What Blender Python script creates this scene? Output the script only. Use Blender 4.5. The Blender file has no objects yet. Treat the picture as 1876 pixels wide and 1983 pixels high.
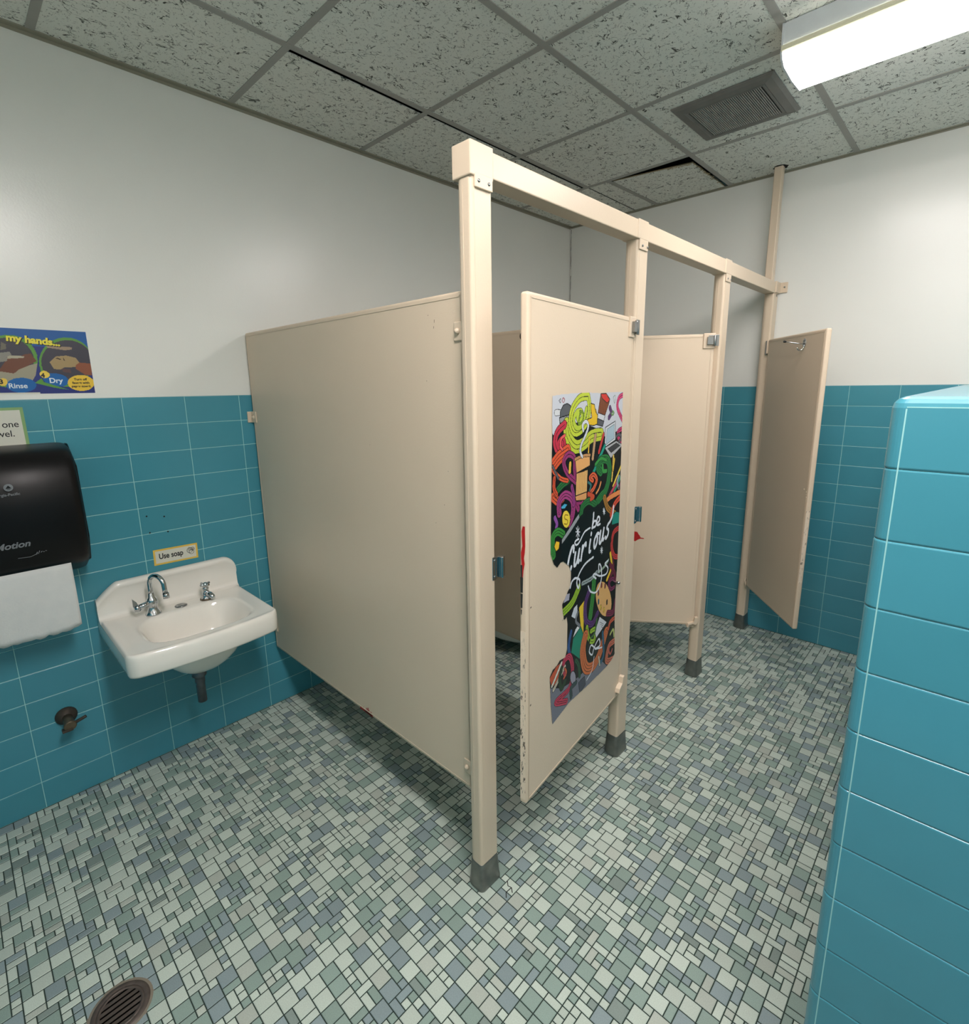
import bpy, bmesh, math, random
import numpy as np
from mathutils import Vector, Matrix

# ---------------------------------------------------------------- camera, light level
scene = bpy.context.scene
col = scene.collection
cam_d = bpy.data.cameras.new('camera'); cam = bpy.data.objects.new('camera', cam_d); col.objects.link(cam)
F_PX, PX, PY = 1001.07, 932.03, 954.59
YAW, PITCH, ROLL = 0.7688, 0.2022, -0.0144
fw = Vector((-math.sin(YAW)*math.cos(PITCH), math.cos(YAW)*math.cos(PITCH), -math.sin(PITCH)))
rt = Vector((math.cos(YAW), math.sin(YAW), 0)); up = rt.cross(fw)
r2 = rt*math.cos(ROLL)+up*math.sin(ROLL); u2 = -rt*math.sin(ROLL)+up*math.cos(ROLL)
m3 = Matrix((r2, u2, -fw)).transposed()
cam.matrix_world = Matrix.Translation((2.3593, -0.87, 1.5327)) @ m3.to_4x4()
cam_d.sensor_fit = 'HORIZONTAL'; cam_d.sensor_width = 36.0
cam_d.lens = F_PX/1876*36.0
cam_d.shift_x = (938-PX)/1876; cam_d.shift_y = (PY-991.5)/1876
cam_d.clip_start = 0.02
scene.camera = cam
vs = scene.view_settings
scene.display_settings.display_device = 'sRGB'
vs.view_transform = 'Standard'; vs.look = 'None'; vs.gamma = 1; vs.use_curve_mapping = False
vs.exposure = 0.0
LAMP = 25.0; LAMP2 = 48.0
LAMP_COL = (1.0, 0.925, 0.905)
world = bpy.data.worlds.new('world'); scene.world = world; world.use_nodes = True
world.node_tree.nodes['Background'].inputs[0].default_value = (0.5, 0.52, 0.5, 1)
world.node_tree.nodes['Background'].inputs[1].default_value = 0.0

CEIL = 2.666; D = 2.552; T = 1.512; R = 0.108; PITCHT = 0.2168

# ---------------------------------------------------------------- materials
def srgb(r, g, b):
    f = lambda c: (c/255/12.92) if c <= 10 else ((c/255+0.055)/1.055)**2.4
    return (f(r), f(g), f(b), 1)
class N:
    def __init__(s, name, color, rough=0.5, metal=0.0, spec=0.5, coat=0.0):
        s.m = bpy.data.materials.new(name); s.m.use_nodes = True; s.t = s.m.node_tree
        s.b = s.t.nodes['Principled BSDF']
        s.b.inputs['Base Color'].default_value = color; s.b.inputs['Roughness'].default_value = rough
        s.b.inputs['Metallic'].default_value = metal; s.b.inputs['Specular IOR Level'].default_value = spec
        s.b.inputs['Coat Weight'].default_value = coat
        s.tc = s.t.nodes.new('ShaderNodeTexCoord')
    def new(s, k, **kw):
        n = s.t.nodes.new(k)
        for a, v in kw.items():
            if hasattr(n, a): setattr(n, a, v)
            else: n.inputs[a.replace('_', ' ')].default_value = v
        return n
    def ln(s, a, b): s.t.links.new(a, b)
    def noise(s, scale, detail=2.0, rough=0.5, dist=0.0, vec=None, stretch=None):
        n = s.new('ShaderNodeTexNoise'); n.inputs['Scale'].default_value = scale
        n.inputs['Detail'].default_value = detail; n.inputs['Roughness'].default_value = rough
        n.inputs['Distortion'].default_value = dist
        v = vec or s.tc.outputs['Object']
        if stretch:
            mp = s.new('ShaderNodeMapping'); mp.inputs['Scale'].default_value = stretch[:3]
            if len(stretch) > 3: mp.inputs['Rotation'].default_value = (0, 0, stretch[3])
            s.ln(v, mp.inputs[0]); v = mp.outputs[0]
        s.ln(v, n.inputs['Vector']); return n.outputs['Fac']
    def rng(s, val, a, b, c=0.0, d=1.0):
        n = s.new('ShaderNodeMapRange'); s.ln(val, n.inputs[0])
        for i, v in enumerate((a, b, c, d)): n.inputs[i+1].default_value = v
        return n.outputs[0]
    def math(s, op, a, b=None):
        n = s.new('ShaderNodeMath'); n.operation = op
        for i, v in enumerate((a, b)):
            if v is None: continue
            if isinstance(v, (int, float)): n.inputs[i].default_value = v
            else: s.ln(v, n.inputs[i])
        return n.outputs[0]
    def mix(s, fac, a, b, mode='MIX'):
        n = s.new('ShaderNodeMix'); n.data_type = 'RGBA'; n.blend_type = mode
        for i, v in ((0, fac), (6, a), (7, b)):
            if isinstance(v, (int, float, tuple)): n.inputs[i].default_value = v
            else: s.ln(v, n.inputs[i])
        return n.outputs[2]
    def color(s, c): s.ln(c, s.b.inputs['Base Color']); return s
    def bump(s, h, strength=0.3, dist=0.001):
        n = s.new('ShaderNodeBump'); n.inputs['Strength'].default_value = strength; n.inputs['Distance'].default_value = dist
        s.ln(h, n.inputs['Height']); s.ln(n.outputs[0], s.b.inputs['Normal']); return s
def flat(name, rgb, rough=0.5, metal=0.0, var=0.06, scale=30, **k):
    n = N(name, srgb(*rgb), rough, metal, **k)
    f = n.noise(scale, 3); c = srgb(*rgb)
    n.color(n.mix(f, tuple(v*(1-var) for v in c[:3])+(1,), tuple(min(1, v*(1+var)) for v in c[:3])+(1,)))
    return n.m

def attr_mat(name, rough, spec=0.5, speck=0.0, bump=0.0):
    n = N(name, (1, 1, 1, 1), rough, spec=spec)
    a = n.new('ShaderNodeAttribute'); a.attribute_name = 'paint'
    c = a.outputs['Color']
    if speck:
        f = n.noise(420, 2, 0.6); g = n.rng(f, 0.3, 0.7, 1-speck, 1+speck)
        mm = n.new('ShaderNodeVectorMath'); mm.operation = 'SCALE'; n.ln(c, mm.inputs[0]); n.ln(g, mm.inputs['Scale']); c = mm.outputs[0]
        if bump: n.bump(f, bump, 0.0006)
    n.color(c); return n.m

M = {}
def wall_paint():
    n = N('wall_paint', srgb(222, 224, 216), 0.27, spec=0.5)
    f = n.noise(2.2, 3); g = n.noise(160, 3, 0.6)
    n.color(n.mix(f, srgb(230, 231, 225), srgb(236, 237, 231))); n.bump(g, 0.22, 0.0010)
    return n.m
M['paint'] = wall_paint()
def glaze(name, a, b, rough):
    n = N(name, srgb(*a), rough, spec=0.5)
    at = n.new('ShaderNodeAttribute'); at.attribute_name = 'paint'
    f = n.noise(7, 3)
    c = n.mix(f, srgb(*a), srgb(*b))
    c = n.mix(1.0, c, at.outputs['Color'], 'MULTIPLY')
    n.color(c); n.bump(n.noise(60, 2), 0.12, 0.001); return n.m
M['tile'] = glaze('teal_glazed_tile', (74, 148, 165), (67, 141, 158), 0.24)
M['grout_light'] = flat('pale_grout', (150, 205, 205), 0.8)
M['grout_floor'] = flat('dark_floor_grout', (38, 54, 48), 0.9)
M['mosaic'] = attr_mat('floor_mosaic', 0.42, 0.4, 0.10, 0.25)
M['print'] = attr_mat('printed_vinyl', 0.36, 0.4)
def partition():
    n = N('beige_enamel', srgb(219, 200, 176), 0.36, spec=0.4)
    f = n.noise(3, 3); g = n.noise(230, 2, 0.6)
    n.color(n.mix(f, srgb(215, 197, 173), srgb(222, 203, 179))); n.bump(g, 0.35, 0.0007); return n.m
M['beige'] = partition()
def chipped():
    n = N('chipped_beige_enamel', srgb(228, 210, 190), 0.4)
    f = n.noise(90, 4, 0.7, stretch=(1, 1, 0.35)); g = n.noise(9, 2)
    k = n.math('MULTIPLY', n.rng(f, 0.55, 0.58), n.rng(g, 0.42, 0.52))
    n.color(n.mix(k, srgb(230, 212, 190), srgb(92, 82, 70))); return n.m
M['chipped'] = chipped()
def fissured():
    n = N('fissured_ceiling_tile', srgb(150, 152, 144), 0.9, spec=0.1)
    v = n.tc.outputs['Object']
    base = n.noise(1.7, 2)
    mask = n.noise(34, 2, 0.5)
    ridg = n.noise(26, 3, 0.55, 1.2, stretch=(1.0, 0.55, 1, 0.5))
    d = n.math('ABSOLUTE', n.math('SUBTRACT', ridg, 0.5))
    line = n.rng(d, 0.006, 0.026, 1.0, 0.0)
    k = n.math('MULTIPLY', line, n.rng(mask, 0.50, 0.58))
    ridg2 = n.noise(48, 3, 0.5, 0.9)
    d2 = n.math('ABSOLUTE', n.math('SUBTRACT', ridg2, 0.52))
    k2 = n.math('MULTIPLY', n.rng(d2, 0.004, 0.022, 0.9, 0.0), n.rng(n.noise(60, 1), 0.52, 0.60))
    k = n.math('MAXIMUM', k, k2)
    k3 = n.rng(n.noise(210, 1), 0.68, 0.74, 0.0, 0.55)
    k = n.math('MAXIMUM', k, k3)
    c = n.mix(base, srgb(228, 229, 219), srgb(233, 235, 227))
    n.color(n.mix(k, c, srgb(78, 80, 73)))
    n.bump(k, -0.6, 0.002); return n.m
M['fissure'] = fissured()
M['tbar'] = flat('ceiling_grid_metal', (160, 159, 152), 0.5)
M['angle'] = flat('wall_angle_metal', (150, 147, 130), 0.5)
M['dark'] = flat('dark_void', (14, 13, 12), 0.9)
M['crumb'] = flat('broken_tile_edge', (168, 152, 118), 0.95, var=0.3, scale=120)
M['vent'] = flat('dusty_grey_metal', (118, 116, 111), 0.6, var=0.2, scale=14)
M['vent_slat'] = flat('dusty_vent_slats', (178, 175, 168), 0.6, var=0.15)
M['lamp_metal'] = flat('white_lamp_metal', (205, 210, 212), 0.4)
M['lamp_edge'] = flat('yellowed_lens_rail', (220, 216, 188), 0.4)
def lamp(LAMP, nm):
    n = N(nm, (1, 1, 1, 1), 0.4)
    n.b.inputs['Emission Color'].default_value = LAMP_COL+(1,)
    n.b.inputs['Emission Strength'].default_value = LAMP
    f = n.noise(5, 1); g = n.rng(f, 0, 1, LAMP*0.97, LAMP*1.03); n.ln(g, n.b.inputs['Emission Strength'])
    return n.m
M['lamp'] = lamp(LAMP, 'glowing_diffuser'); M['lamp2'] = lamp(LAMP2, 'glowing_diffuser_fresh_tubes')
M['chrome'] = flat('chrome', (200, 203, 206), 0.12, 1.0, var=0.03)
M['steel'] = flat('brushed_steel', (150, 152, 152), 0.3, 1.0, var=0.08, scale=60)
M['shoe'] = flat('worn_metal_shoe', (126, 128, 124), 0.32, 0.8, var=0.25, scale=40)
M['brass'] = flat('tarnished_brass', (112, 98, 80), 0.4, 0.7, var=0.35, scale=70)
M['pipe'] = flat('grimy_drain_pipe', (104, 112, 118), 0.38, 0.8, var=0.3, scale=60)
M['darkpipe'] = flat('corroded_metal', (74, 66, 58), 0.6, 0.5, var=0.4, scale=60)
def porc():
    n = N('white_porcelain', srgb(226, 224, 216), 0.12, spec=0.6, coat=0.3)
    f = n.noise(9, 3); n.color(n.mix(f, srgb(236, 232, 222), srgb(242, 239, 231))); return n.m
M['porc'] = porc()
M['blackpl'] = flat('black_plastic', (8, 7, 9), 0.38, var=0.1, spec=0.3)
M['greymark'] = flat('grey_print', (120, 124, 128), 0.5)
M['rubber'] = flat('black_rubber', (16, 15, 15), 0.5)
def papr():
    n = N('paper_towel', srgb(212, 214, 212), 0.9, spec=0.1)
    n.bump(n.noise(190, 2), 0.5, 0.001); f = n.noise(30, 2); n.color(n.mix(f, srgb(206, 209, 208), srgb(218, 219, 216))); return n.m
M['towel'] = papr()
M['paper'] = flat('laminated_paper', (214, 214, 200), 0.3, var=0.03)
M['yellow'] = flat('yellow_card', (226, 190, 84), 0.4)
M['green'] = flat('green_border', (132, 170, 110), 0.4)
M['ink'] = flat('black_ink', (22, 22, 24), 0.5)
M['white_ink'] = flat('white_ink', (225, 236, 242), 0.45)
M['yel_ink'] = flat('yellow_ink', (240, 226, 60), 0.45)
M['red'] = flat('red_paint', (176, 26, 28), 0.4, var=0.25)
M['blackmark'] = flat('black_scuff', (30, 34, 32), 0.6)
M['concrete'] = flat('concrete_patch', (126, 118, 104), 0.85, var=0.2)
M['grate'] = flat('cast_drain_metal', (92, 82, 76), 0.5, 0.4, var=0.35, scale=50)
M['inkred'] = M['red']

# ---------------------------------------------------------------- helpers
class MB:
    """collects faces; build() links them as one mesh object"""
    def __init__(s): s.v = []; s.f = []; s.mi = []; s.cl = []; s.sm = []
    def face(s, pts, mi=0, c=None, sm=False):
        i = len(s.v); s.v.extend(tuple(p) for p in pts); s.f.append(tuple(range(i, i+len(pts))))
        s.mi.append(mi); s.cl.append(c); s.sm.append(sm); return s
    def grid(s, P, mi=0, sm=True, cu=False, cv=False):
        nu, nv = len(P), len(P[0]); i = len(s.v)
        for r in P: s.v.extend(tuple(p) for p in r)
        for a in range(nu if cu else nu-1):
            for b in range(nv if cv else nv-1):
                a2, b2 = (a+1) % nu, (b+1) % nv
                s.f.append((i+a*nv+b, i+a2*nv+b, i+a2*nv+b2, i+a*nv+b2)); s.mi.append(mi); s.cl.append(None); s.sm.append(sm)
        return s
    def cap(s, ring, mi=0, sm=False): return s.face(ring, mi, None, sm)
    def box(s, x0, x1, y0, y1, z0, z1, mi=0):
        P = [Vector((x, y, z)) for x in (x0, x1) for y in (y0, y1) for z in (z0, z1)]
        i = len(s.v); s.v.extend(tuple(p) for p in P)
        for q in ((0, 1, 3, 2), (4, 6, 7, 5), (0, 4, 5, 1), (2, 3, 7, 6), (0, 2, 6, 4), (1, 5, 7, 3)):
            s.f.append(tuple(i+k for k in q)); s.mi.append(mi); s.cl.append(None); s.sm.append(False)
        return s
    def prism(s, sec, a0, a1, axis='z', mi=0, sm=False, caps=True):
        """sec: 2-D outline, extruded along an axis. z:(x,y)  x:(y,z)  y:(x,z)"""
        def P(p, a): return {'z': (p[0], p[1], a), 'x': (a, p[0], p[1]), 'y': (p[0], a, p[1])}[axis]
        A = [P(p, a0) for p in sec]; B = [P(p, a1) for p in sec]
        s.grid([A, B], mi, sm, cv=True)
        if caps: s.face(A, mi); s.face(B[::-1], mi)
        return s
    def tube(s, pts, r, n=14, mi=0, caps=True):
        pts = [Vector(p) for p in pts]; rr = r if isinstance(r, (list, tuple)) else [r]*len(pts)
        rings = []; t0 = (pts[1]-pts[0]).normalized()
        ref = Vector((0, 0, 1)) if abs(t0.z) < 0.9 else Vector((1, 0, 0)); nrm = t0.cross(ref).normalized()
        for i, p in enumerate(pts):
            t = (pts[min(i+1, len(pts)-1)]-pts[max(i-1, 0)])
            t = t.normalized() if t.length > 1e-9 else t0
            nrm = (nrm-t*nrm.dot(t)).normalized(); b = t.cross(nrm)
            rings.append([p+rr[i]*(nrm*math.cos(a)+b*math.sin(a)) for a in [2*math.pi*k/n for k in range(n)]])
        s.grid(rings, mi, True, cv=True)
        if caps: s.face(rings[0][::-1], mi); s.face(rings[-1], mi)
        return s
    def lathe(s, prof, c, axis=(0, 0, 1), n=24, mi=0, cap=True):
        """prof: (radius, height along axis)"""
        ax = Vector(axis).normalized(); ref = Vector((1, 0, 0)) if abs(ax.x) < 0.9 else Vector((0, 1, 0))
        u = ax.cross(ref).normalized(); w = ax.cross(u); c = Vector(c)
        rings = [[c+ax*h+max(r, 1e-5)*(u*math.cos(a)+w*math.sin(a)) for a in [2*math.pi*k/n for k in range(n)]] for r, h in prof]
        s.grid(rings, mi, True, cv=True)
        if cap and prof[0][0] > 1e-4: s.face(rings[0][::-1], mi)
        if cap and prof[-1][0] > 1e-4: s.face(rings[-1], mi)
        return s
    def build(s, name, mats, parent=None, bevel=0, seg=2, rot=None, loc=None, auto=None):
        me = bpy.data.meshes.new(name); me.from_pydata(s.v, [], s.f)
        for m in (mats if isinstance(mats, (list, tuple)) else [mats]): me.materials.append(m)
        me.polygons.foreach_set('material_index', s.mi); me.polygons.foreach_set('use_smooth', s.sm)
        if any(c is not None for c in s.cl):
            a = me.color_attributes.new('paint', 'FLOAT_COLOR', 'CORNER'); arr = np.ones((len(me.loops), 4), np.float32); k = 0
            for f, c in zip(s.f, s.cl):
                if c is not None: arr[k:k+len(f), :3] = c[:3]
                k += len(f)
            a.data.foreach_set('color', arr.ravel())
        else:
            bm = bmesh.new(); bm.from_mesh(me); bmesh.ops.remove_doubles(bm, verts=bm.verts, dist=1e-5)
            bmesh.ops.recalc_face_normals(bm, faces=bm.faces); bm.to_mesh(me); bm.free()
        o = bpy.data.objects.new(name, me); col.objects.link(o)
        if parent: o.parent = parent
        if loc: o.location = loc
        if rot: o.rotation_euler = rot
        if bevel:
            b = o.modifiers.new('bevel', 'BEVEL'); b.width = bevel; b.segments = seg; b.limit_method = 'ANGLE'; b.angle_limit = math.radians(35)
            b.harden_normals = False
        return o
def build_each(mb, name, mat, parent=None, **k):
    """every loose piece of mb becomes an object of its own"""
    par = list(range(len(mb.v))); key = {}
    def find(a):
        while par[a] != a: par[a] = par[par[a]]; a = par[a]
        return a
    for i, v in enumerate(mb.v):
        q = tuple(round(c, 5) for c in v)
        if q in key: par[find(i)] = find(key[q])
        else: key[q] = i
    for f in mb.f:
        for a in f[1:]: par[find(a)] = find(f[0])
    g = {}
    for n, f in enumerate(mb.f): g.setdefault(find(f[0]), []).append(n)
    out = []
    for fs in g.values():
        s = MB()
        for n in fs: s.face([mb.v[i] for i in mb.f[n]], mb.mi[n], mb.cl[n], mb.sm[n])
        out.append(s.build(name, mat, parent, **k))
    return out
def thing(name, label, cat, loc=(0, 0, 0), rz=0.0, group=None):
    o = bpy.data.objects.new(name, None); col.objects.link(o); o.empty_display_size = 0.05
    o.location = loc; o.rotation_euler = (0, 0, rz); o['label'] = label; o['category'] = cat
    if group: o['group'] = group
    return o
def tag(o, label, cat, group=None):
    o['label'] = label; o['category'] = cat
    if group: o['group'] = group
    return o
def struct(o): o['kind'] = 'structure'; return o
def catmull(pts, n=8, closed=False):
    P = [Vector(p) for p in pts]; out = []
    for i in range(len(P)-1):
        p0, p1, p2, p3 = P[max(i-1, 0)], P[i], P[i+1], P[min(i+2, len(P)-1)]
        for k in range(n):
            t = k/n; out.append(0.5*((2*p1)+(p2-p0)*t+(2*p0-5*p1+4*p2-p3)*t*t+(3*p1-p0-3*p2+p3)*t**3))
    out.append(P[-1]); return out
def text(name, body, size, mat, parent, loc, basis, bold=0.0, sx=1.0, shear=0.0, depth=0.0003, center=False):
    """lettering as a mesh; basis = (right, up) directions"""
    cu = bpy.data.curves.new(name, 'FONT'); cu.body = body; cu.size = size; cu.offset = bold; cu.extrude = depth; cu.shear = shear
    cu.space_character = 1.0
    if center: cu.align_x = center if isinstance(center, str) else 'CENTER'
    t = bpy.data.objects.new(name, cu); col.objects.link(t)
    dg = bpy.context.evaluated_depsgraph_get(); me = bpy.data.meshes.new_from_object(t.evaluated_get(dg)); bpy.data.objects.remove(t)
    me.name = name; r, u = Vector(basis[0]).normalized(), Vector(basis[1]).normalized(); nn = r.cross(u); L = Vector(loc)
    for v in me.vertices: v.co = L+r*v.co.x*sx+u*v.co.y+nn*v.co.z
    me.materials.clear(); me.materials.append(mat)
    o = bpy.data.objects.new(name, me); col.objects.link(o); o.parent = parent; return o
# ---------------------------------------------------------------- room shell
rnd = random.Random(7)
X1, Y0 = 3.5, -1.75
def tile_wall(name, parent, org, ud, vd, nd, ulines, vlines, th=0.006, g=0.0012, rc=0.0022, cap_top=True):
    """glazed tiles set between the given joint lines; pillowed edges, grout plane behind"""
    mb = MB(); org, ud, vd, nd = map(Vector, (org, ud, vd, nd))
    P = lambda u, v, n: org+ud*u+vd*v+nd*n
    mb.face([P(ulines[0], vlines[0], -0.0012), P(ulines[-1], vlines[0], -0.0012), P(ulines[-1], vlines[-1], -0.0012), P(ulines[0], vlines[-1], -0.0012)], 1, (1, 1, 1))
    for i in range(len(ulines)-1):
        for j in range(len(vlines)-1):
            a, b, c, d = ulines[i]+g, ulines[i+1]-g, vlines[j]+g, vlines[j+1]-g
            if b-a < 0.004: continue
            k = 1+rnd.uniform(-0.05, 0.05); cc = (k*rnd.uniform(0.99, 1.01), k, k*rnd.uniform(0.985, 1.015))
            tn = rnd.uniform(-0.0002, 0.0002)
            lo = [(a, c), (b, c), (b, d), (a, d)]
            rings = []
            for ins, n in ((0, -0.0012), (0.0003, -0.0006), (rc*0.5, -0.00015), (rc, 0.0)):
                rings.append([P(a+ins, c+ins, n+tn), P(b-ins, c+ins, n+tn), P(b-ins, d-ins, n+tn), P(a+ins, d-ins, n+tn)])
            for r in range(3):
                for q in range(4):
                    mb.face([rings[r][q], rings[r][(q+1) % 4], rings[r+1][(q+1) % 4], rings[r+1][q]], 0, cc, False)
            mb.face(rings[3], 0, cc)
    return mb
def rows(top=T, n=14): return [0.0]+[top-R*k for k in range(n-1, 0, -1)]+[top]

# left wall
wl = struct(MB().box(-0.15, -0.0045, Y0, D, 0, CEIL+0.1).build('wall_left', M['paint']))
us = [y for y in [-0.3819+PITCHT*k for k in range(-8, 20)] if Y0 < y < D-0.03]
mb = tile_wall('t', wl, (0, 0, 0), (0, 1, 0), (0, 0, 1), (1, 0, 0), [Y0]+us+[D], rows())
mb.face([(-0.0045, Y0, T+0.0006), (0.0-0.0005, Y0, T-0.0006), (-0.0005, D, T-0.0006), (-0.0045, D, T+0.0006)], 0, (1, 1, 1))
mb.build('tile_wainscot', [M['tile'], M['grout_light']], wl)
# back wall
wb = struct(MB().box(-0.15, X1+0.15, D+0.0045, D+0.15, 0, CEIL+0.1).build('wall_back', M['paint']))
ub = [x for x in [1.8187+PITCHT*k for k in range(-9, 9)] if 0.03 < x < X1]
ub = sorted(ub+[1.175]) if min(abs(1.175-x) for x in ub) > 0.03 else ub
mb = tile_wall('t', wb, (0, D, 0), (1, 0, 0), (0, 0, 1), (0, -1, 0), [0]+ub+[X1], rows())
mb.face([(0, D+0.0045, T+0.0006), (0, D+0.0005, T-0.0006), (X1, D+0.0005, T-0.0006), (X1, D+0.0045, T+0.0006)], 0, (1, 1, 1))
mb.build('tile_wainscot', [M['tile'], M['grout_light']], wb)
mc = MB(); pts = []; z = CEIL-0.012
while z > 1.85:
    pts.append((0.0005+rnd.uniform(0, 0.004), D-0.0005, z)); z -= rnd.uniform(0.012, 0.03)
for i in range(len(pts)-1):
    if rnd.random() < 0.82:
        a, b = Vector(pts[i]), Vector(pts[i+1]); w = Vector((rnd.uniform(0.0008, 0.0018), 0, 0))
        mc.face([a-w+Vector((0, .0045, 0)), a+w+Vector((0, .0042, 0)), b+w+Vector((0, .0042, 0)), b-w+Vector((0, .0045, 0))])
mc.build('corner_crack', M['dark'], wb)
# right side: long low tiled wall whose end faces the room, outer right wall and the wall behind the viewer
wr = struct(MB().box(X1, X1+0.15, Y0, D, 0, CEIL+0.1).build('wall_right', M['paint']))
tile_wall('t', wr, (X1-0.003, Y0, 0), (0, 1, 0), (0, 0, 1), (-1, 0, 0), [PITCHT*k for k in range(21)], rows()).build('tile_wainscot', [M['tile'], M['grout_light']], wr)
wf = struct(MB().box(-0.15, X1+0.15, Y0-0.15, Y0-0.003, 0, CEIL+0.1).build('wall_front', M['paint']))
tile_wall('t', wf, (0, Y0, 0), (1, 0, 0), (0, 0, 1), (0, 1, 0), [PITCHT*k for k in range(17)], rows()).build('tile_wainscot', [M['tile'], M['grout_light']], wf)

# low wall: x from XE, y from YH to the back wall, bullnose edges
XE, YH, WW = 2.2615, 0.078, 0.26; RB = 0.018
lw = MB()
def bull_outline(x0, x1, y0, y1, r, n=7):
    o = [(x0, y1)]
    for k in range(n+1):
        a = math.pi+math.pi/2*k/n; o.append((x0+r+r*math.cos(a), y0+r+r*math.sin(a)))
    for k in range(n+1):
        a = -math.pi/2+math.pi/2*k/n; o.append((x1-r+r*math.cos(a), y0+r+r*math.sin(a)))
    o.append((x1, y1)); return o
zz = [0.0]+[1.4075-R*k for k in range(12, -1, -1)]+[1.511]
for j in range(len(zz)-1):
    a, b = zz[j], zz[j+1]; k = 1+rnd.uniform(-0.035, 0.035); cc = (k, k, k*rnd.uniform(0.99, 1.01)); off = rnd.uniform(-0.0006, 0.0006)
    top = j == len(zz)-2
    prof = [(0.0016, a+0.0004), (0.0006, a+0.0012), (0, a+0.003)] + ([(0, b-0.016), (0.0016, b-0.0092), (0.006, b-0.0035), (0.013, b-0.0004), (0.018, b)] if top else [(0, b-0.003), (0.0006, b-0.0012), (0.0016, b-0.0004)])
    rings = []
    for ins, z in prof:
        ins2 = ins+off*0.6
        rings.append([(x, y, z) for x, y in bull_outline(XE+ins2, XE+WW-ins2, YH+ins2, D, max(RB-ins*0.8, 0.004))])
    n = len(rings[0])
    for q in range(len(rings)-1):
        for i in range(n-1):
            lw.face([rings[q][i], rings[q][i+1], rings[q+1][i+1], rings[q+1][i]], 0, cc, True)
    if top: lw.face(rings[-1], 0, cc)
inner = bull_outline(XE+0.0022, XE+WW-0.0022, YH+0.0022, D, RB-0.001)
for i in range(len(inner)-1):
    (xa, ya), (xb, yb) = inner[i], inner[i+1]
    lw.face([(xa, ya, 0), (xb, yb, 0), (xb, yb, 1.49), (xa, ya, 1.49)], 1, (1, 1, 1))
lwo = struct(lw.build('wall_low_right', [M['tile'], M['grout_light']]))
gl = MB()   # grout between the bullnose trim and the face tiles
gl.box(XE+RB-0.0009, XE+RB+0.0009, YH-0.0006, YH+0.003, 0.0, 1.494)
gl.box(XE+RB, XE+WW-RB, YH-0.0003, YH+0.003, 1.4955, 1.497)
gl.build('trim_grout', M['grout_light'], lwo)

# floor: random modular mosaic
U = 0.0215; BL = 14
fl = MB(); fx0, fx1, fy0, fy1 = 0.0, 3.0, Y0, D
fl.face([(-0.01, Y0-0.01, -0.0012), (X1, Y0-0.01, -0.0012), (X1, D+0.01, -0.0012), (-0.01, D+0.01, -0.0012)], 1, (1, 1, 1))
PAL = [(srgb(190, 202, 191), 46), (srgb(142, 162, 153), 24), (srgb(138, 154, 156), 17), (srgb(178, 186, 176), 7), (srgb(132, 146, 140), 4)]
pw = [w for _, w in PAL]
DR = (0.974, -0.782, 0.0625); DROT = 91
nbx = int((fx1-fx0)/(U*BL))+1; nby = int((fy1-fy0)/(U*BL))+1
for bx in range(nbx):
    for by in range(nby):
        occ = [[False]*BL for _ in range(BL)]
        for j in range(BL):
            for i in range(BL):
                if occ[i][j]: continue
                fit = lambda w, h: i+w <= BL and j+h <= BL and all(not occ[i+a][j+b] for a in range(w) for b in range(h))
                p = rnd.random()
                order = [(2, 2)] if p < 0.46 else [(2, 1)] if p < 0.66 else [(1, 2)] if p < 0.86 else [(1, 1)]
                w, h = next((q for q in order+[(1, 1)] if fit(*q)))
                for a in range(w):
                    for b in range(h): occ[i+a][j+b] = True
                ox, oy = fx0+bx*BL*U, fy0+by*BL*U; g = 0.0013
                a, b, c, d = ox+i*U+g, ox+(i+w)*U-g, oy+j*U+g, oy+(j+h)*U-g
                b = min(b, X1); d = min(d, D)
                if b-a < 0.004 or d-c < 0.004: continue
                cx, cy = (a+b)/2, (c+d)/2
                if math.hypot(cx-DR[0], cy-DR[1]) < DR[2]*0.7: continue
                base = rnd.choices(PAL, pw)[0][0]; k = rnd.uniform(0.9, 1.06)
                cc = tuple(min(1, q*k) for q in base[:3]); e = 0.0012
                z0, z1 = -0.0012, 0.0
                A = [(a, c), (b, c), (b, d), (a, d)]; B = [(a+e, c+e), (b-e, c+e), (b-e, d-e), (a+e, d-e)]
                for q in range(4):
                    r = (q+1) % 4
                    fl.face([(*A[q], z0), (*A[r], z0), (*B[r], z1), (*B[q], z1)], 0, cc)
                fl.face([(*q, z1) for q in B], 0, cc)
floor = struct(fl.build('floor', [M['mosaic'], M['grout_floor']]))
# grime on the floor: broken tile by the first post
cr = MB()
for pts in ([(1.462, 0.150), (1.475, 0.138), (1.487, 0.141), (1.50, 0.130)], [(1.487, 0.141), (1.485, 0.118), (1.497, 0.105)]):
    for p, q in zip(pts, pts[1:]):
        a, b = Vector((*p, 0.0006)), Vector((*q, 0.0006)); w = (b-a).cross(Vector((0, 0, 1))).normalized()*0.0013; cr.face([a-w, a+w, b+w, b-w])
cr.build('floor_crack', M['dark'], floor)

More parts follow.
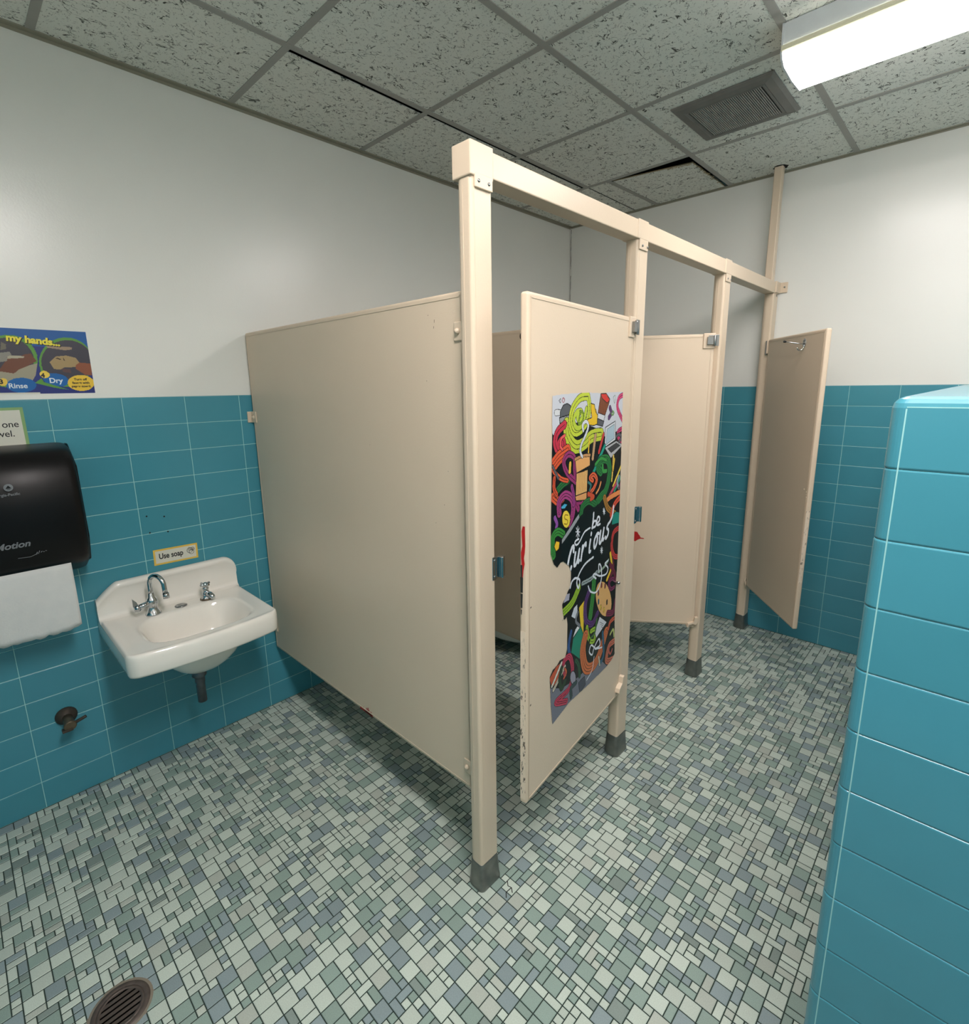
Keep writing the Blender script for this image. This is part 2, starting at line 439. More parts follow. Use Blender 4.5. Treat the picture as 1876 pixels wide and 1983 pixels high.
# ceiling: grid, panels, wall angle
GX = [-0.0977, 0.5123, 1.1211, 1.7209+0.006, 2.336, 2.946, 3.556]
GY = [-2.32, -1.71, -1.095, -0.4815, 0.1361, 0.7486, 1.3626, 1.9653, 2.58]
VX0, VX1, VY0, VY1 = 1.240, 1.634, 1.468, 1.852
ce = MB(); ce.box(-0.15, X1+0.15, Y0-0.15, D+0.15, CEIL+0.09, CEIL+0.15, 1)
DPX, DPY = 1.395, 2.472
def panel(x0, x1, y0, y1, dz=(0.002, 0.002, 0.002, 0.002), th=0.0035, seg=1):
    z = [CEIL+q for q in dz]; b = [(x0, y0, z[0]), (x1, y0, z[1]), (x1, y1, z[2]), (x0, y1, z[3])]
    t = [(p[0], p[1], p[2]+th) for p in b]
    ce.face(b[::-1]); ce.face(t)
    for q in range(4): r = (q+1) % 4; ce.face([b[q], b[r], t[r], t[q]], 2 if dz[0] > 0.01 or dz[2] > 0.01 else 0)
for i in range(len(GX)-1):
    for j in range(len(GY)-1):
        x0, x1, y0, y1 = max(GX[i], -0.003), min(GX[i+1], X1), max(GY[j], Y0), min(GY[j+1], D+0.004)
        if x1-x0 < 0.02 or y1-y0 < 0.02: continue
        if i == 1 and j == 7:       # broken, tilted panel in a bent cell by the back wall
            panel(x0+0.006, x0+0.135, y0, y1)
            zq = CEIL+0.004; b_ = [(x0+0.150, y0+0.034, zq), (x1-0.040, y0+0.125, zq+0.004), (x1-0.034, y1, zq-0.003), (x0+0.150, y1, zq-0.003)]
            t_ = [(p[0], p[1], p[2]+0.006) for p in b_]; ce.face(b_[::-1]); ce.face(t_)
            for q in range(4): ce.face([b_[q], b_[(q+1) % 4], t_[(q+1) % 4], t_[q]], 2)
            n_ = 46   # crumbling rim along two edges
            for q in range(n_):
                if q < 30: u = q/30; ex, ey = x1-0.038+rnd.uniform(-.006, .010), y0+0.10+(y1-y0-0.13)*u
                else: u = (q-30)/16; ex, ey = x1-0.05-0.12*u, y0+0.122-0.025*u+rnd.uniform(-.008, .002)
                r1, r2 = rnd.uniform(.003, .011), rnd.uniform(.003, .008); zz_ = zq-0.0008-rnd.uniform(0, .003)
                ce.face([(ex-r1, ey-r2*.5, zz_), (ex+r1*.7, ey-r2, zz_), (ex+r1, ey+r2*.6, zz_+.001), (ex-r1*.4, ey+r2, zz_)], 2)
            continue
        sx = 0.0
        if i == 0: sx = {4: 0.034, 5: 0.030, 6: 0.032, 3: 0.0}.get(j, 0.004)   # slipped panels leave a dark gap beside the runner
        e = 0.006
        panel(x0+e*0.3, x1-e*0.3-sx, y0+e*0.3, y1-e*0.3)
ceil = struct(ce.build('ceiling', [M['fissure'], M['dark'], M['crumb']]))
tb = MB(); TW = 0.0125
for i, x in enumerate(GX[1:-1]):
    if i == 0: tb.box(x-TW, x+TW, Y0, GY[7], CEIL-0.001, CEIL+0.0018); tb.prism([(x+0.125, GY[7]), (x+0.150, GY[7]), (x+0.170, D), (x+0.145, D)], CEIL-0.001, CEIL+0.0018)
    else: tb.box(x-TW, x+TW, Y0, D, CEIL-0.001, CEIL+0.0018)
for y in GY[1:-1]: tb.box(0, X1, y-TW, y+TW, CEIL-0.0006, CEIL+0.0019)
tb.build('ceiling_grid', M['tbar'], ceil)
an = MB()
an.box(-0.0045, 0.019, Y0, D, CEIL-0.0016, CEIL+0.002); an.box(-0.0045, X1, D-0.015, D+0.0045, CEIL-0.0016, CEIL+0.002)
an.box(-0.0045, -0.003, Y0, D, CEIL-0.012, CEIL); an.box(0, X1, D+0.003, D+0.0045, CEIL-0.008, CEIL)
an.build('wall_angle', M['angle'], ceil)
hole = MB()
for k in range(9):
    pass
hp = [(DPX+0.034*math.cos(a)*rnd.uniform(0.9, 1.25)+0.006, DPY+0.036*math.sin(a)*rnd.uniform(0.9, 1.2)) for a in [2*math.pi*k/14 for k in range(14)]]
hole.face([(x, y, CEIL+0.0012) for x, y in hp][::-1]); hole.build('ragged_hole', M['dark'], ceil)

# vent
cx, cy = (VX0+VX1)/2, (VY0+VY1)/2
v = thing('ceiling_vent', 'square dusty grey ceiling vent with fine parallel slats beside the lamp', 'vent', (cx, cy, CEIL))
hw, hh = (VX1-VX0)/2, (VY1-VY0)/2
vf = MB(); prof = [(0, 0.001), (0.0, -0.004), (0.012, -0.012), (0.040, -0.016), (0.044, -0.013), (0.047, -0.0155), (0.054, -0.0155), (0.056, -0.004)]
rings = [[(-hw+i, -hh+i, z), (hw-i, -hh+i, z), (hw-i, hh-i, z), (-hw+i, hh-i, z)] for i, z in prof]
vf.grid(rings, 0, False, cv=True); vf.build('vent_frame', M['vent'], v)
MB().box(-hw+0.05, hw-0.05, -hh+0.05, hh-0.05, -0.0025, -0.0015).build('vent_duct', M['dark'], v)
sl = MB(); n = 36
for k in range(n):
    x = -hw+0.058+(2*hw-0.116)*(k+0.5)/n
    sl.prism([(x-0.0018, -0.0115), (x-0.0018, -0.0150), (x+0.0018, -0.0158), (x+0.0018, -0.0125)], -hh+0.055, hh-0.055, 'y')
sl.build('vent_slats', M['vent_slat'], v)

# fluorescent fixtures (the far one is in view, its twin hangs over the wash basin side)
def fixture(name, x0, x1, yc, label, lm='lamp'):
    L = x1-x0; t = thing(name, label, 'ceiling light', ((x0+x1)/2, yc, CEIL), 0, 'surface mounted fluorescent lights')
    h = MB(); W = 0.130
    h.prism([(-W, 0.0), (-W+0.006, -0.062), (-W+0.018, -0.064), (W-0.018, -0.064), (W-0.006, -0.062), (W, 0.0)], -L/2, L/2, 'x')
    h.build('lamp_housing', M['lamp_metal'], t)
    e = MB()
    for sgn in (-1, 1):
        e.prism([(sgn*(W-0.004), -0.062), (sgn*(W+0.003), -0.064), (sgn*(W+0.002), -0.071), (sgn*(W+0.004), -0.079), (sgn*(W-0.003), -0.083), (sgn*(W-0.008), -0.070)], -L/2, L/2, 'x')
    build_each(e, 'lens_rail', M['lamp_edge'], t)
    sec = [(-W+0.006, -0.066), (-W+0.001, -0.084), (-W+0.012, -0.100), (-W+0.034, -0.112), (0, -0.117), (W-0.034, -0.112), (W-0.012, -0.100), (W-0.001, -0.084), (W-0.006, -0.066)]
    l = MB(); l.prism(sec, -L/2+0.004, L/2-0.004, 'x'); l.build('diffuser', M[lm], t)
    p = MB()
    for sgn in (-1, 1):
        a, b = sorted((sgn*(L/2-0.004), sgn*(L/2+0.002)))
        p.prism([(y*1.02, zz_-0.0015) for y, zz_ in [(-W, 0.0005)]+sec+[(W, 0.0005)]], a, b, 'x')
    build_each(p, 'end_plate', M['lamp_metal'], t)
    return t
fixture('fluorescent_light', 1.731, 2.951, 1.340, 'bright white fluorescent light on the ceiling right of the vent')
fixture('fluorescent_light', 1.731, 2.951, -0.490, 'fluorescent light above the near end of the room, before the stalls', 'lamp2')

# ---------------------------------------------------------------- toilet partitions
def rbox(x0, x1, y0, y1, r, n=5, only=None):
    o = []
    for k, (cx, cy, a0) in enumerate(((x1-r[0], y0+r[0], -90), (x1-r[1], y1-r[1], 0), (x0+r[2], y1-r[2], 90), (x0+r[3], y0+r[3], 180))):
        for q in range(n+1):
            a = math.radians(a0+90*q/n); o.append((cx+r[k]*math.cos(a), cy+r[k]*math.sin(a)))
    return o
AX, BX = 1.4285, 1.374       # aisle face and stall face of the posts
POSTS = [(0.070, 0.143), (0.883, 0.957), (1.708, 1.784), (2.464, 2.538)]
names = ['beige stall post with metal shoe, nearest the viewer', 'beige stall post hinging the door with the colourful poster', 'beige stall post between the middle stall and the far stall', 'beige stall post by the back wall, carrying the door opened outward']
def crom(pr): return pr
for i, (y0, y1) in enumerate(POSTS):
    yc = (y0+y1)/2; xc = (AX+BX)/2
    p = thing('stall_post', names[i], 'post', (xc, yc, 0), 0, 'upright posts of the toilet stalls')
    hw, hy = (AX-BX)/2, (y1-y0)/2
    b = MB(); sec = rbox(-hw, hw, -hy, hy, (0.009, 0.005, 0.005, 0.024))
    b.prism(sec, 0.012, 2.0155 if i == 0 else 2.0225, 'z'); b.build('post_tube', M['beige'], p)
    if i < 3:
        s_ = MB(); s_.box(-0.0012, 0.0012, -hy-0.0006, -hy+0.002, 0.3, 2.0); s_.box(hw-0.003, hw+0.0007, -hy+0.0115, -hy+0.0145, 0.3, 2.0)
        s_.build('post_seam', M['beige'], p)
    s = MB(); zs = [(0.0, 0.008), (0.005, 0.0085), (0.012, 0.0080), (0.018, 0.0066), (0.026, 0.0060), (0.06, 0.0038), (0.088, 0.0020), (0.091, 0.0008)]
    rings = [[(x, y, z) for x, y in rbox(-hw-q, hw+q, -hy-q, hy+q, (0.012+q*.5, 0.008+q*.5, 0.008+q*.5, 0.024+q*.5))] for z, q in zs]
    s.grid(rings, 0, True, cv=True); s.face(rings[0][::-1]); s.face(rings[-1]); s.build('metal_shoe', M['shoe'], p)
    if i in (0, 1):   # chrome latch keeper on the far edge of the post
        k = MB(); zk = 1.035
        y = hy
        k.box(hw-0.006, hw+0.0025, y-0.012, y+0.003, zk-0.034, zk+0.034)
        k.box(hw-0.001, hw+0.0035, y-0.003, y+0.014, zk-0.030, zk+0.032)
        k.prism([(hw-0.002, y+0.012), (hw+0.013, y+0.013), (hw+0.016, y+0.018), (hw+0.011, y+0.024), (hw-0.002, y+0.024)], zk-0.030, zk+0.032)
        k.prism([(hw-0.004, y+0.022), (hw+0.006, y+0.022), (hw+0.006, y+0.035), (hw-0.004, y+0.033)], zk-0.030, zk+0.030)
        kk = k.build('latch_keeper', M['chrome'], p, bevel=0.0015)
        sc = MB()
        for dz in (-0.024, 0.024): sc.lathe([(0.0038, 0), (0.0034, 0.0018), (0.001, 0.0026)], (hw+0.0025, y-0.005, zk+dz), (1, 0, 0), 12)
        build_each(sc, 'screw', M['steel'], kk)
# header
HY0, HY1 = 0.070, 2.535
hd = thing('header_rail', 'long beige header rail running over the tops of all the stall posts', 'rail', (1.402, 1.3, 2.02))
def HB(x0, x1, y0, y1, z0, z1, nm, bev=0.003):
    return MB().box(x0-1.402, x1-1.402, y0-1.3, y1-1.3, z0-2.02, z1-2.02).build(nm, M['beige'], hd, bevel=bev)
HZ0, HZ1 = 2.024, 2.083
HB(1.3735, 1.4300, POSTS[0][1]-0.01, HY1, HZ0, HZ1, 'rail')
for i, (y0, y1) in enumerate(POSTS[:3]):
    if i == 0:
        HB(1.3705, 1.4335, y0-0.004, y1+0.002, HZ0-0.008, HZ1+0.007, 'corner_sleeve')
        HB(1.4288, 1.4345, y0+0.010, y1-0.002, 1.992, HZ0, 'bracket_tab', 0.002)
    else:
        HB(1.3710, 1.4335, y0-0.008, y1-0.010, HZ0-0.001, HZ1+0.003, 'sleeve')
        HB(1.4288, 1.4335, y0+0.004, y1-0.010, HZ0-0.034, HZ0, 'bracket_tab', 0.002)
    sc = MB()
    for y in (y0+0.022, y1-0.016): sc.lathe([(0.0042, 0), (0.0038, 0.0016), (0.001, 0.0022)], (1.4345-1.402, y-1.3, 2.007-2.02+(0.0 if i == 0 else -0.004)), (1, 0, 0), 10)
    build_each(sc, 'screw', M['steel'], hd)
wbk = MB(); wbk.box(0.022, 0.070, D-0.0075-1.3, D-0.001-1.3, 0.010, 0.066); wbk.box(0.022, 0.0345, 2.47-1.3, D-0.002-1.3, 0.008, 0.066)
w_ = wbk.build('wall_bracket', M['beige'], hd, bevel=0.003)
MB().lathe([(0.005, 0), (0.0045, 0.002), (0.001, 0.003)], (0.054, D-0.0078-1.3, 0.040), (0, -1, 0), 10).build('screw', M['steel'], w_)
MB().lathe([(0.0065, 0), (0.006, 0.002), (0.001, 0.003)], (0.028, 2.508-1.3, -0.006), (1, 0, 0), 10).build('screw', M['steel'], hd)
# tube from header to ceiling
dp = MB(); dp.prism(rbox(-0.021, 0.021, -0.021, 0.021, (0.006,)*4), -0.600+0.02, 0.035, 'z')
dpo = dp.build('ceiling_post', M['beige'], loc=(DPX, DPY, CEIL))
tag(dpo, 'thin beige tube rising from the header rail into a ragged hole in the ceiling', 'post')

def slab_mesh(w, z0, z1, th, name, mat, parent, edge=0.012, x0=0.0):
    """door or panel leaf: rounded rim moulding around a slightly sunk face. local x along width, y thickness"""
    m = MB(); m.box(x0, x0+w, -th/2, th/2, z0, z1)
    o = m.build(name, mat, parent, bevel=0.008, seg=4)
    g = MB()
    for sy in (-1, 1):
        y0, y1 = sorted((sy*th/2, sy*(th/2+0.0012)))
        e = edge
        g.box(x0+e, x0+w-e, y0, y1, z1-e-0.004, z1-e); g.box(x0+e, x0+w-e, y0, y1, z0+e, z0+e+0.004)
        g.box(x0+e, x0+e+0.004, y0, y1, z0+e, z1-e); g.box(x0+w-e-0.004, x0+w-e, y0, y1, z0+e, z1-e)
    g.build('rim_moulding', mat, parent, bevel=0.0008, seg=1)
    return o
# side panels (perpendicular to the left wall)
def side_panel(y, label, w=1.356, z1=1.775):
    p = thing('stall_divider', label, 'partition panel', (0.012, y+0.0125, 0), 0, 'fixed side panels of the toilet stalls')
    slab_mesh(w, 0.302, z1, 0.025, 'panel_leaf', M['beige'], p)
    for (x, z, wall) in ((0.006, 1.416, 1), (0.006, 0.42, 1), (w-0.018, 1.675, 0), (w-0.018, 0.382, 0)):
        b = MB()
        for sy in (-1, 1):
            a, c = sorted((sy*0.0125, sy*0.017))
            b.box(x-0.018 if wall else x-0.017, x+0.034 if wall else x+0.017, a, c, z-0.024, z+0.024)
        if wall: b.box(-0.011, -0.004, -0.034, 0.034, z-0.024, z+0.024)
        bo = b.build('bracket', M['beige'], p, bevel=0.002) if wall else build_each(b, 'bracket', M['beige'], p, bevel=0.002)[0]
        n = MB()
        for sy in (-1, 1): n.lathe([(0.0085, 0), (0.0085, 0.003), (0.007, 0.005), (0.005, 0.008), (0.0, 0.0095)], (x+(0.014 if wall else -0.002), sy*0.017, z), (0, sy, 0), 8)
        build_each(n, 'bolt', M['beige'], bo)
    return p
sp = side_panel(0.0995, 'large beige side panel beside the wash basin, facing the room')
rm = MB(); zb = 0.3105
for k in range(13):
    x = 0.742+0.0065*k; h = [4, 9, 5, 12, 8, 6, 17, 22, 25, 17, 12, 15, 6][k]*0.001
    rm.face([(x-0.012, -0.0131, zb-0.004), (x-0.003, -0.0131, zb-0.006), (x-0.0045+rnd.uniform(-.002, .002), -0.0131, zb+h), (x-0.0085, -0.0131, zb+h*0.7)])
rm.face([(0.76, -0.0131, zb-0.006), (0.815, -0.0131, zb-0.007), (0.812, -0.0131, zb+0.002), (0.765, -0.0131, zb+0.004)])
rm.build('red_paint_mark', M['red'], sp)
sk = MB()
for x, z, l in ((1.24, 1.705, 0.008), (1.237, 1.69, 0.006), (1.215, 1.725, 0.003), (1.20, 1.55, 0.003), (1.333, 1.655, 0.004), (1.26, 1.20, 0.003), (1.22, 1.14, 0.002), (0.9, 1.35, 0.002), (1.28, 1.30, 0.002)):
    sk.face([(x, -0.0128, z), (x+0.0016, -0.0128, z), (x+0.0024, -0.0128, z+l), (x+0.0006, -0.0128, z+l)])
build_each(sk, 'paint_nick', M['brass'], sp)
side_panel(0.940, 'shadowed beige side panel between the first and the middle stall')
side_panel(1.748, 'beige side panel between the middle and the far stall, behind the open middle door', z1=1.758)

# doors: local frame has +x from free edge to hinge, face -y is the outer side
def hinge_top(d, w, z, closed=True, inner=False):
    sy = 1 if inner else -1
    pl = MB(); pl.box(w-0.052, w+0.001, sy*0.0145-0.0035, sy*0.0145+0.0030, z-0.034, z+0.035)
    o = pl.build('hinge_plate', M['beige'], d, bevel=0.002)
    if inner: return o
    h = MB(); h.box(w-0.036, w-0.010, sy*0.022-0.006, sy*0.022+0.006, z-0.017, z+0.018)
    h.box(w-0.034, w-0.010, sy*0.022-0.010, sy*0.022-0.009, z+0.019, z+0.024)
    h.tube([(w-0.004, sy*0.024, z-0.022), (w-0.004, sy*0.024, z+0.024)], 0.0075, 12)
    h.box(w-0.004, w+0.014, sy*0.024-0.002, sy*0.024+0.002, z-0.024, z+0.026)
    h.build('hinge_body', M['steel'], o, bevel=0.0012)
    return o
def hinge_low(d, w, z, inner=False):
    m = MB()
    sy = -1
    m.prism([(w-0.040, z-0.012), (w-0.034, z+0.004), (w-0.008, z+0.016), (w-0.002, z+0.040), (w+0.012, z+0.042), (w+0.012, z+0.014), (w+0.004, z+0.0), (w-0.010, z+0.004), (w-0.028, z-0.004), (w-0.034, z-0.020)], sy*0.030, sy*0.011, 'y')
    m.box(w-0.040, w-0.002, -0.0145, 0.0145, z-0.018, z-0.006)
    return m.build('lower_hinge', M['beige'], d, bevel=0.0015)
def door(label, T2, H2, z0, z1, th=0.025, flip=1):
    v = Vector((H2[0]-T2[0], H2[1]-T2[1])); w = v.length; a = math.atan2(v.y, v.x)
    d = thing('stall_door', label, 'door', (T2[0], T2[1], 0), a, 'toilet stall doors')
    slab_mesh(w, z0, z1, th, 'door_leaf', M['beige'], d)
    return d, w
# door 1 with the poster: outer face passes through the fitted points, slab lies behind it
def shift(T2, H2, s):
    v = (Vector(H2)-Vector(T2)).normalized(); n = Vector((-v.y, v.x)); return tuple(Vector(T2)+n*s), tuple(Vector(H2)+n*s)
t1, h1 = shift((1.520, 0.172), (1.4365, 0.868), 0.0125)
d1, w1 = door('beige stall door with the large torn colourful poster', t1, h1, 0.300, 1.762)
hinge_top(d1, w1, 1.728); hinge_low(d1, w1, 0.345)
eg = MB(); eg.box(-0.0006, 0.0, -0.0085, 0.0085, 0.315, 0.86); eg.build('chipped_edge', M['chipped'], d1)
r = MB(); z = 1.165; prev = None
pts = [(-0.002, 1.165, 0.0035), (0.000, 1.15, 0.0055), (-0.001, 1.13, 0.005), (-0.002, 1.11, 0.0045), (0.001, 1.09, 0.006), (0.002, 1.075, 0.0045), (0.000, 1.06, 0.005), (0.003, 1.04, 0.004), (0.004, 1.02, 0.0035), (0.005, 1.005, 0.002)]
for (a, za, wa), (b, zb, wb_) in zip(pts, pts[1:]): r.face([(-0.0010, a-wa, za), (-0.0010, a+wa, za), (-0.0010, b+wb_, zb), (-0.0010, b-wb_, zb)])
r.build('red_paint_mark', M['red'], d1)
r = MB()
for za, zb, a, b in ((1.055, 1.02, 0.002, 0.008), (1.02, 0.975, 0.0, 0.009), (0.972, 0.93, 0.001, 0.008), (0.925, 0.91, 0.003, 0.007)): r.face([(-0.0012, a, za), (-0.0012, b, za), (-0.0012, b-0.001, zb), (-0.0012, a+0.001, zb)])
build_each(r, 'black_scuff', M['blackmark'], d1)
hk = MB(); hk.tube([(0.095, 0.0125, 1.655), (0.088, 0.040, 1.662), (0.084, 0.056, 1.664)], 0.003, 8); hk.lathe([(0.0, 0), (0.008, 0.001), (0.009, 0.009), (0.0, 0.010)], (0.084, 0.052, 1.664), (0, 1, 0), 12); hk.build('coat_hook', M['rubber'], d1)
stp = MB(); stp.lathe([(0.006, 0), (0.006, 0.010), (0.003, 0.013), (0.0, 0.013)], (0.632, -0.0125, 0.805), (0, -1, 0), 10); stp.build('latch_screw', M['steel'], d1)
sc = MB()
for x, z, l in ((0.205, 0.815, 0.003), (0.212, 0.818, 0.004), (0.222, 0.822, 0.002), (0.017, 0.925, 0.01), (0.018, 0.62, 0.012)): sc.face([(x, -0.0127, z), (x+0.006, -0.0127, z+0.002), (x+0.006, -0.0127, z+0.002+l*.4), (x, -0.0127, z+l*.4)])
build_each(sc, 'paint_nick', M['darkpipe'], d1)
# door 2, swung inward
t2, h2 = shift((0.845, 1.277), (1.412, 1.688), 0.0125)
d2, w2 = door('beige middle stall door swung inward with a red smear', t2, h2, 0.300, 1.760)
hinge_top(d2, w2, 1.728); hinge_low(d2, w2, 0.31)
r = MB()
blob = [(0.375, 0.800), (0.392, 0.797), (0.398, 0.785), (0.404, 0.779), (0.409, 0.768), (0.425, 0.766), (0.426, 0.761), (0.408, 0.762), (0.396, 0.757), (0.384, 0.748), (0.372, 0.750)]
r.face([(x, -0.0131, z) for x, z in blob][::-1]); r.build('red_paint_mark', M['red'], d2)
# door 3, swung out into the aisle; its inner side faces the viewer
T3, H3 = (1.797, 1.975), (1.420, 2.450)
v3 = (Vector(H3)-Vector(T3)).normalized(); n3 = Vector((v3.y, -v3.x))
# visible side must be local +y or -y; find it from the viewer
t3, h3 = shift(T3, H3, -0.0125)
h3 = tuple(Vector(h3)-v3*0.014)
d3, w3 = door('beige far stall door opened outward showing its inner side with a chrome coat hook', t3, h3, 0.300, 1.772)
pl = MB(); pl.box(w3-0.004, w3+0.004, 0.0, 0.020, 1.695, 1.765); pl.box(w3+0.001, w3+0.018, 0.004, 0.012, 1.712, 1.746)
o = pl.build('hinge_plate', M['beige'], d3, bevel=0.0015)
MB().box(w3+0.004, w3+0.022, 0.010, 0.018, 1.690, 1.766).build('hinge_body', M['steel'], o, bevel=0.001)
lo = MB(); lo.tube([(w3+0.020, 0.004, 0.352), (w3+0.004, 0.018, 0.335), (w3-0.003, 0.016, 0.322), (w3-0.002, 0.015, 0.290)], 0.0042, 8); lo.tube([(w3+0.020, 0.004, 0.325), (w3+0.002, 0.018, 0.315)], 0.0042, 8)
lo.build('lower_hinge', M['beige'], d3)
hk = MB()
hk.prism([(0.185+0.014*math.cos(a), 1.722+0.021*math.sin(a)) for a in [2*math.pi*k/20 for k in range(20)]], 0.0125, 0.0155, 'y')
hk.tube([(0.185, 0.015, 1.716), (0.185, 0.035, 1.7185), (0.186, 0.105, 1.729)], 0.0026, 10)
hk.tube(catmull([(0.185, 0.015, 1.712), (0.185, 0.018, 1.696), (0.186, 0.028, 1.687), (0.187, 0.040, 1.690), (0.187, 0.045, 1.700)], 5), 0.0028, 10)
ho = hk.build('coat_hook', M['chrome'], d3)
MB().lathe([(0.0, 0), (0.005, 0.001), (0.0055, 0.011), (0.0, 0.012)], (0.186, 0.100, 1.7285), (0, 1, 0.13), 12).build('rubber_bumper', M['rubber'], ho)
s = MB()
for dx in (-0.005, 0.005): s.lathe([(0.0032, 0), (0.001, 0.0015)], (0.185+dx, 0.0155, 1.731), (0, 1, 0), 8)
build_each(s, 'screw', M['darkpipe'], ho)
s = MB()
for x, z in ((0.040, 1.020), (0.014, 0.998), (0.016, 1.012), (0.012, 0.985)): s.lathe([(0.004, 0), (0.003, 0.002), (0.0, 0.003)], (x, 0.0125, z), (0, 1, 0), 8)
build_each(s, 'latch_bolt', M['beige'], d3)
eg = MB(); eg.box(-0.0006, 0.0, -0.006, 0.011, 0.55, 0.92); eg.build('chipped_edge', M['chipped'], d3)

# ---------------------------------------------------------------- printed sheets (painted cell by cell)
def canvas(wmm, hmm, res, bg): return {'w': wmm, 'h': hmm, 'r': res, 'a': np.tile(np.array(bg, np.float32), (int(hmm/res), int(wmm/res), 1))}
def _seg(px, py, pts, closed):
    n = len(pts); best = np.full(px.shape, 1e9, np.float32); side = np.zeros(px.shape, np.float32)
    for i in range(n if closed else n-1):
        ax, ay = pts[i]; bx, by = pts[(i+1) % n]; dx, dy = bx-ax, by-ay; L = dx*dx+dy*dy+1e-9
        t = np.clip(((px-ax)*dx+(py-ay)*dy)/L, 0, 1); d = np.hypot(px-ax-t*dx, py-ay-t*dy); m = d < best
        best[m] = d[m]; side[m] = np.sign((px-ax)*dy-(py-ay)*dx)[m]
    return best, side
def inside(px, py, pts):
    r = np.zeros(px.shape, bool); n = len(pts)
    for i in range(n):
        (ax, ay), (bx, by) = pts[i], pts[(i+1) % n]
        if ay == by: continue
        c = (ay > py) != (by > py); r ^= c & (px < (bx-ax)*(py-ay)/(by-ay)+ax)
    return r
INK = (14, 16, 18)
def draw(cv, ops, inkc=INK):
    for op in ops:
        pts = [tuple(map(float, p)) for p in op[1]]
        if op[0] == 'R': w, c, n, o = op[2:6]; pts = [tuple(p)[:2] for p in catmull([(x, y, 0) for x, y in pts], 6)] if len(pts) > 2 else pts
        else: w, c, o = 0, op[2], op[3]; n = 1
        pad = w+o+2; xs = [p[0] for p in pts]; ys = [p[1] for p in pts]; r = cv['r']; H_, W_ = cv['a'].shape[:2]
        i0, i1 = max(0, int((min(ys)-pad)/r)), min(H_, int((max(ys)+pad)/r)+1); j0, j1 = max(0, int((min(xs)-pad)/r)), min(W_, int((max(xs)+pad)/r)+1)
        if i1 <= i0 or j1 <= j0: continue
        py, px = np.meshgrid((np.arange(i0, i1)+0.5)*r, (np.arange(j0, j1)+0.5)*r, indexing='ij'); A = cv['a'][i0:i1, j0:j1]
        if op[0] == 'R':
            d, sd = _seg(px, py, pts, False)
            if o: A[d < w+o] = inkc
            A[d < w] = c
            for k in range(1, n):
                off = w*(-1+2*k/n); A[(d < w) & (np.abs(d*sd-off) < 1.0)] = inkc
        else:
            ins = inside(px, py, pts)
            if o: d, _ = _seg(px, py, pts, True); A[ins] = c; A[(d < o*0.75)] = inkc
            else: A[ins] = c
def sheet(name, cv, to3, clip=None, tint=1.0):
    A = cv['a']; H_, W_ = A.shape[:2]; r = cv['r']; mb = MB()
    lut = {}
    if clip is not None:
        py, px = np.meshgrid((np.arange(H_)+0.5)*r, (np.arange(W_)+0.5)*r, indexing='ij'); keep = inside(px, py, clip)
    for i in range(H_):
        j = 0
        while j < W_:
            if clip is not None and not keep[i, j]: j += 1; continue
            k = j+1
            while k < W_ and (clip is None or keep[i, k]) and (A[i, k] == A[i, j]).all(): k += 1
            key = tuple(int(q) for q in A[i, j])
            if key not in lut: lut[key] = tuple(q*tint for q in srgb(*key)[:3])
            x0, x1, y0, y1 = j*r, k*r, i*r, (i+1)*r
            mb.face([to3(x0, y1), to3(x1, y1), to3(x1, y0), to3(x0, y0)], 0, lut[key]); j = k
    return mb
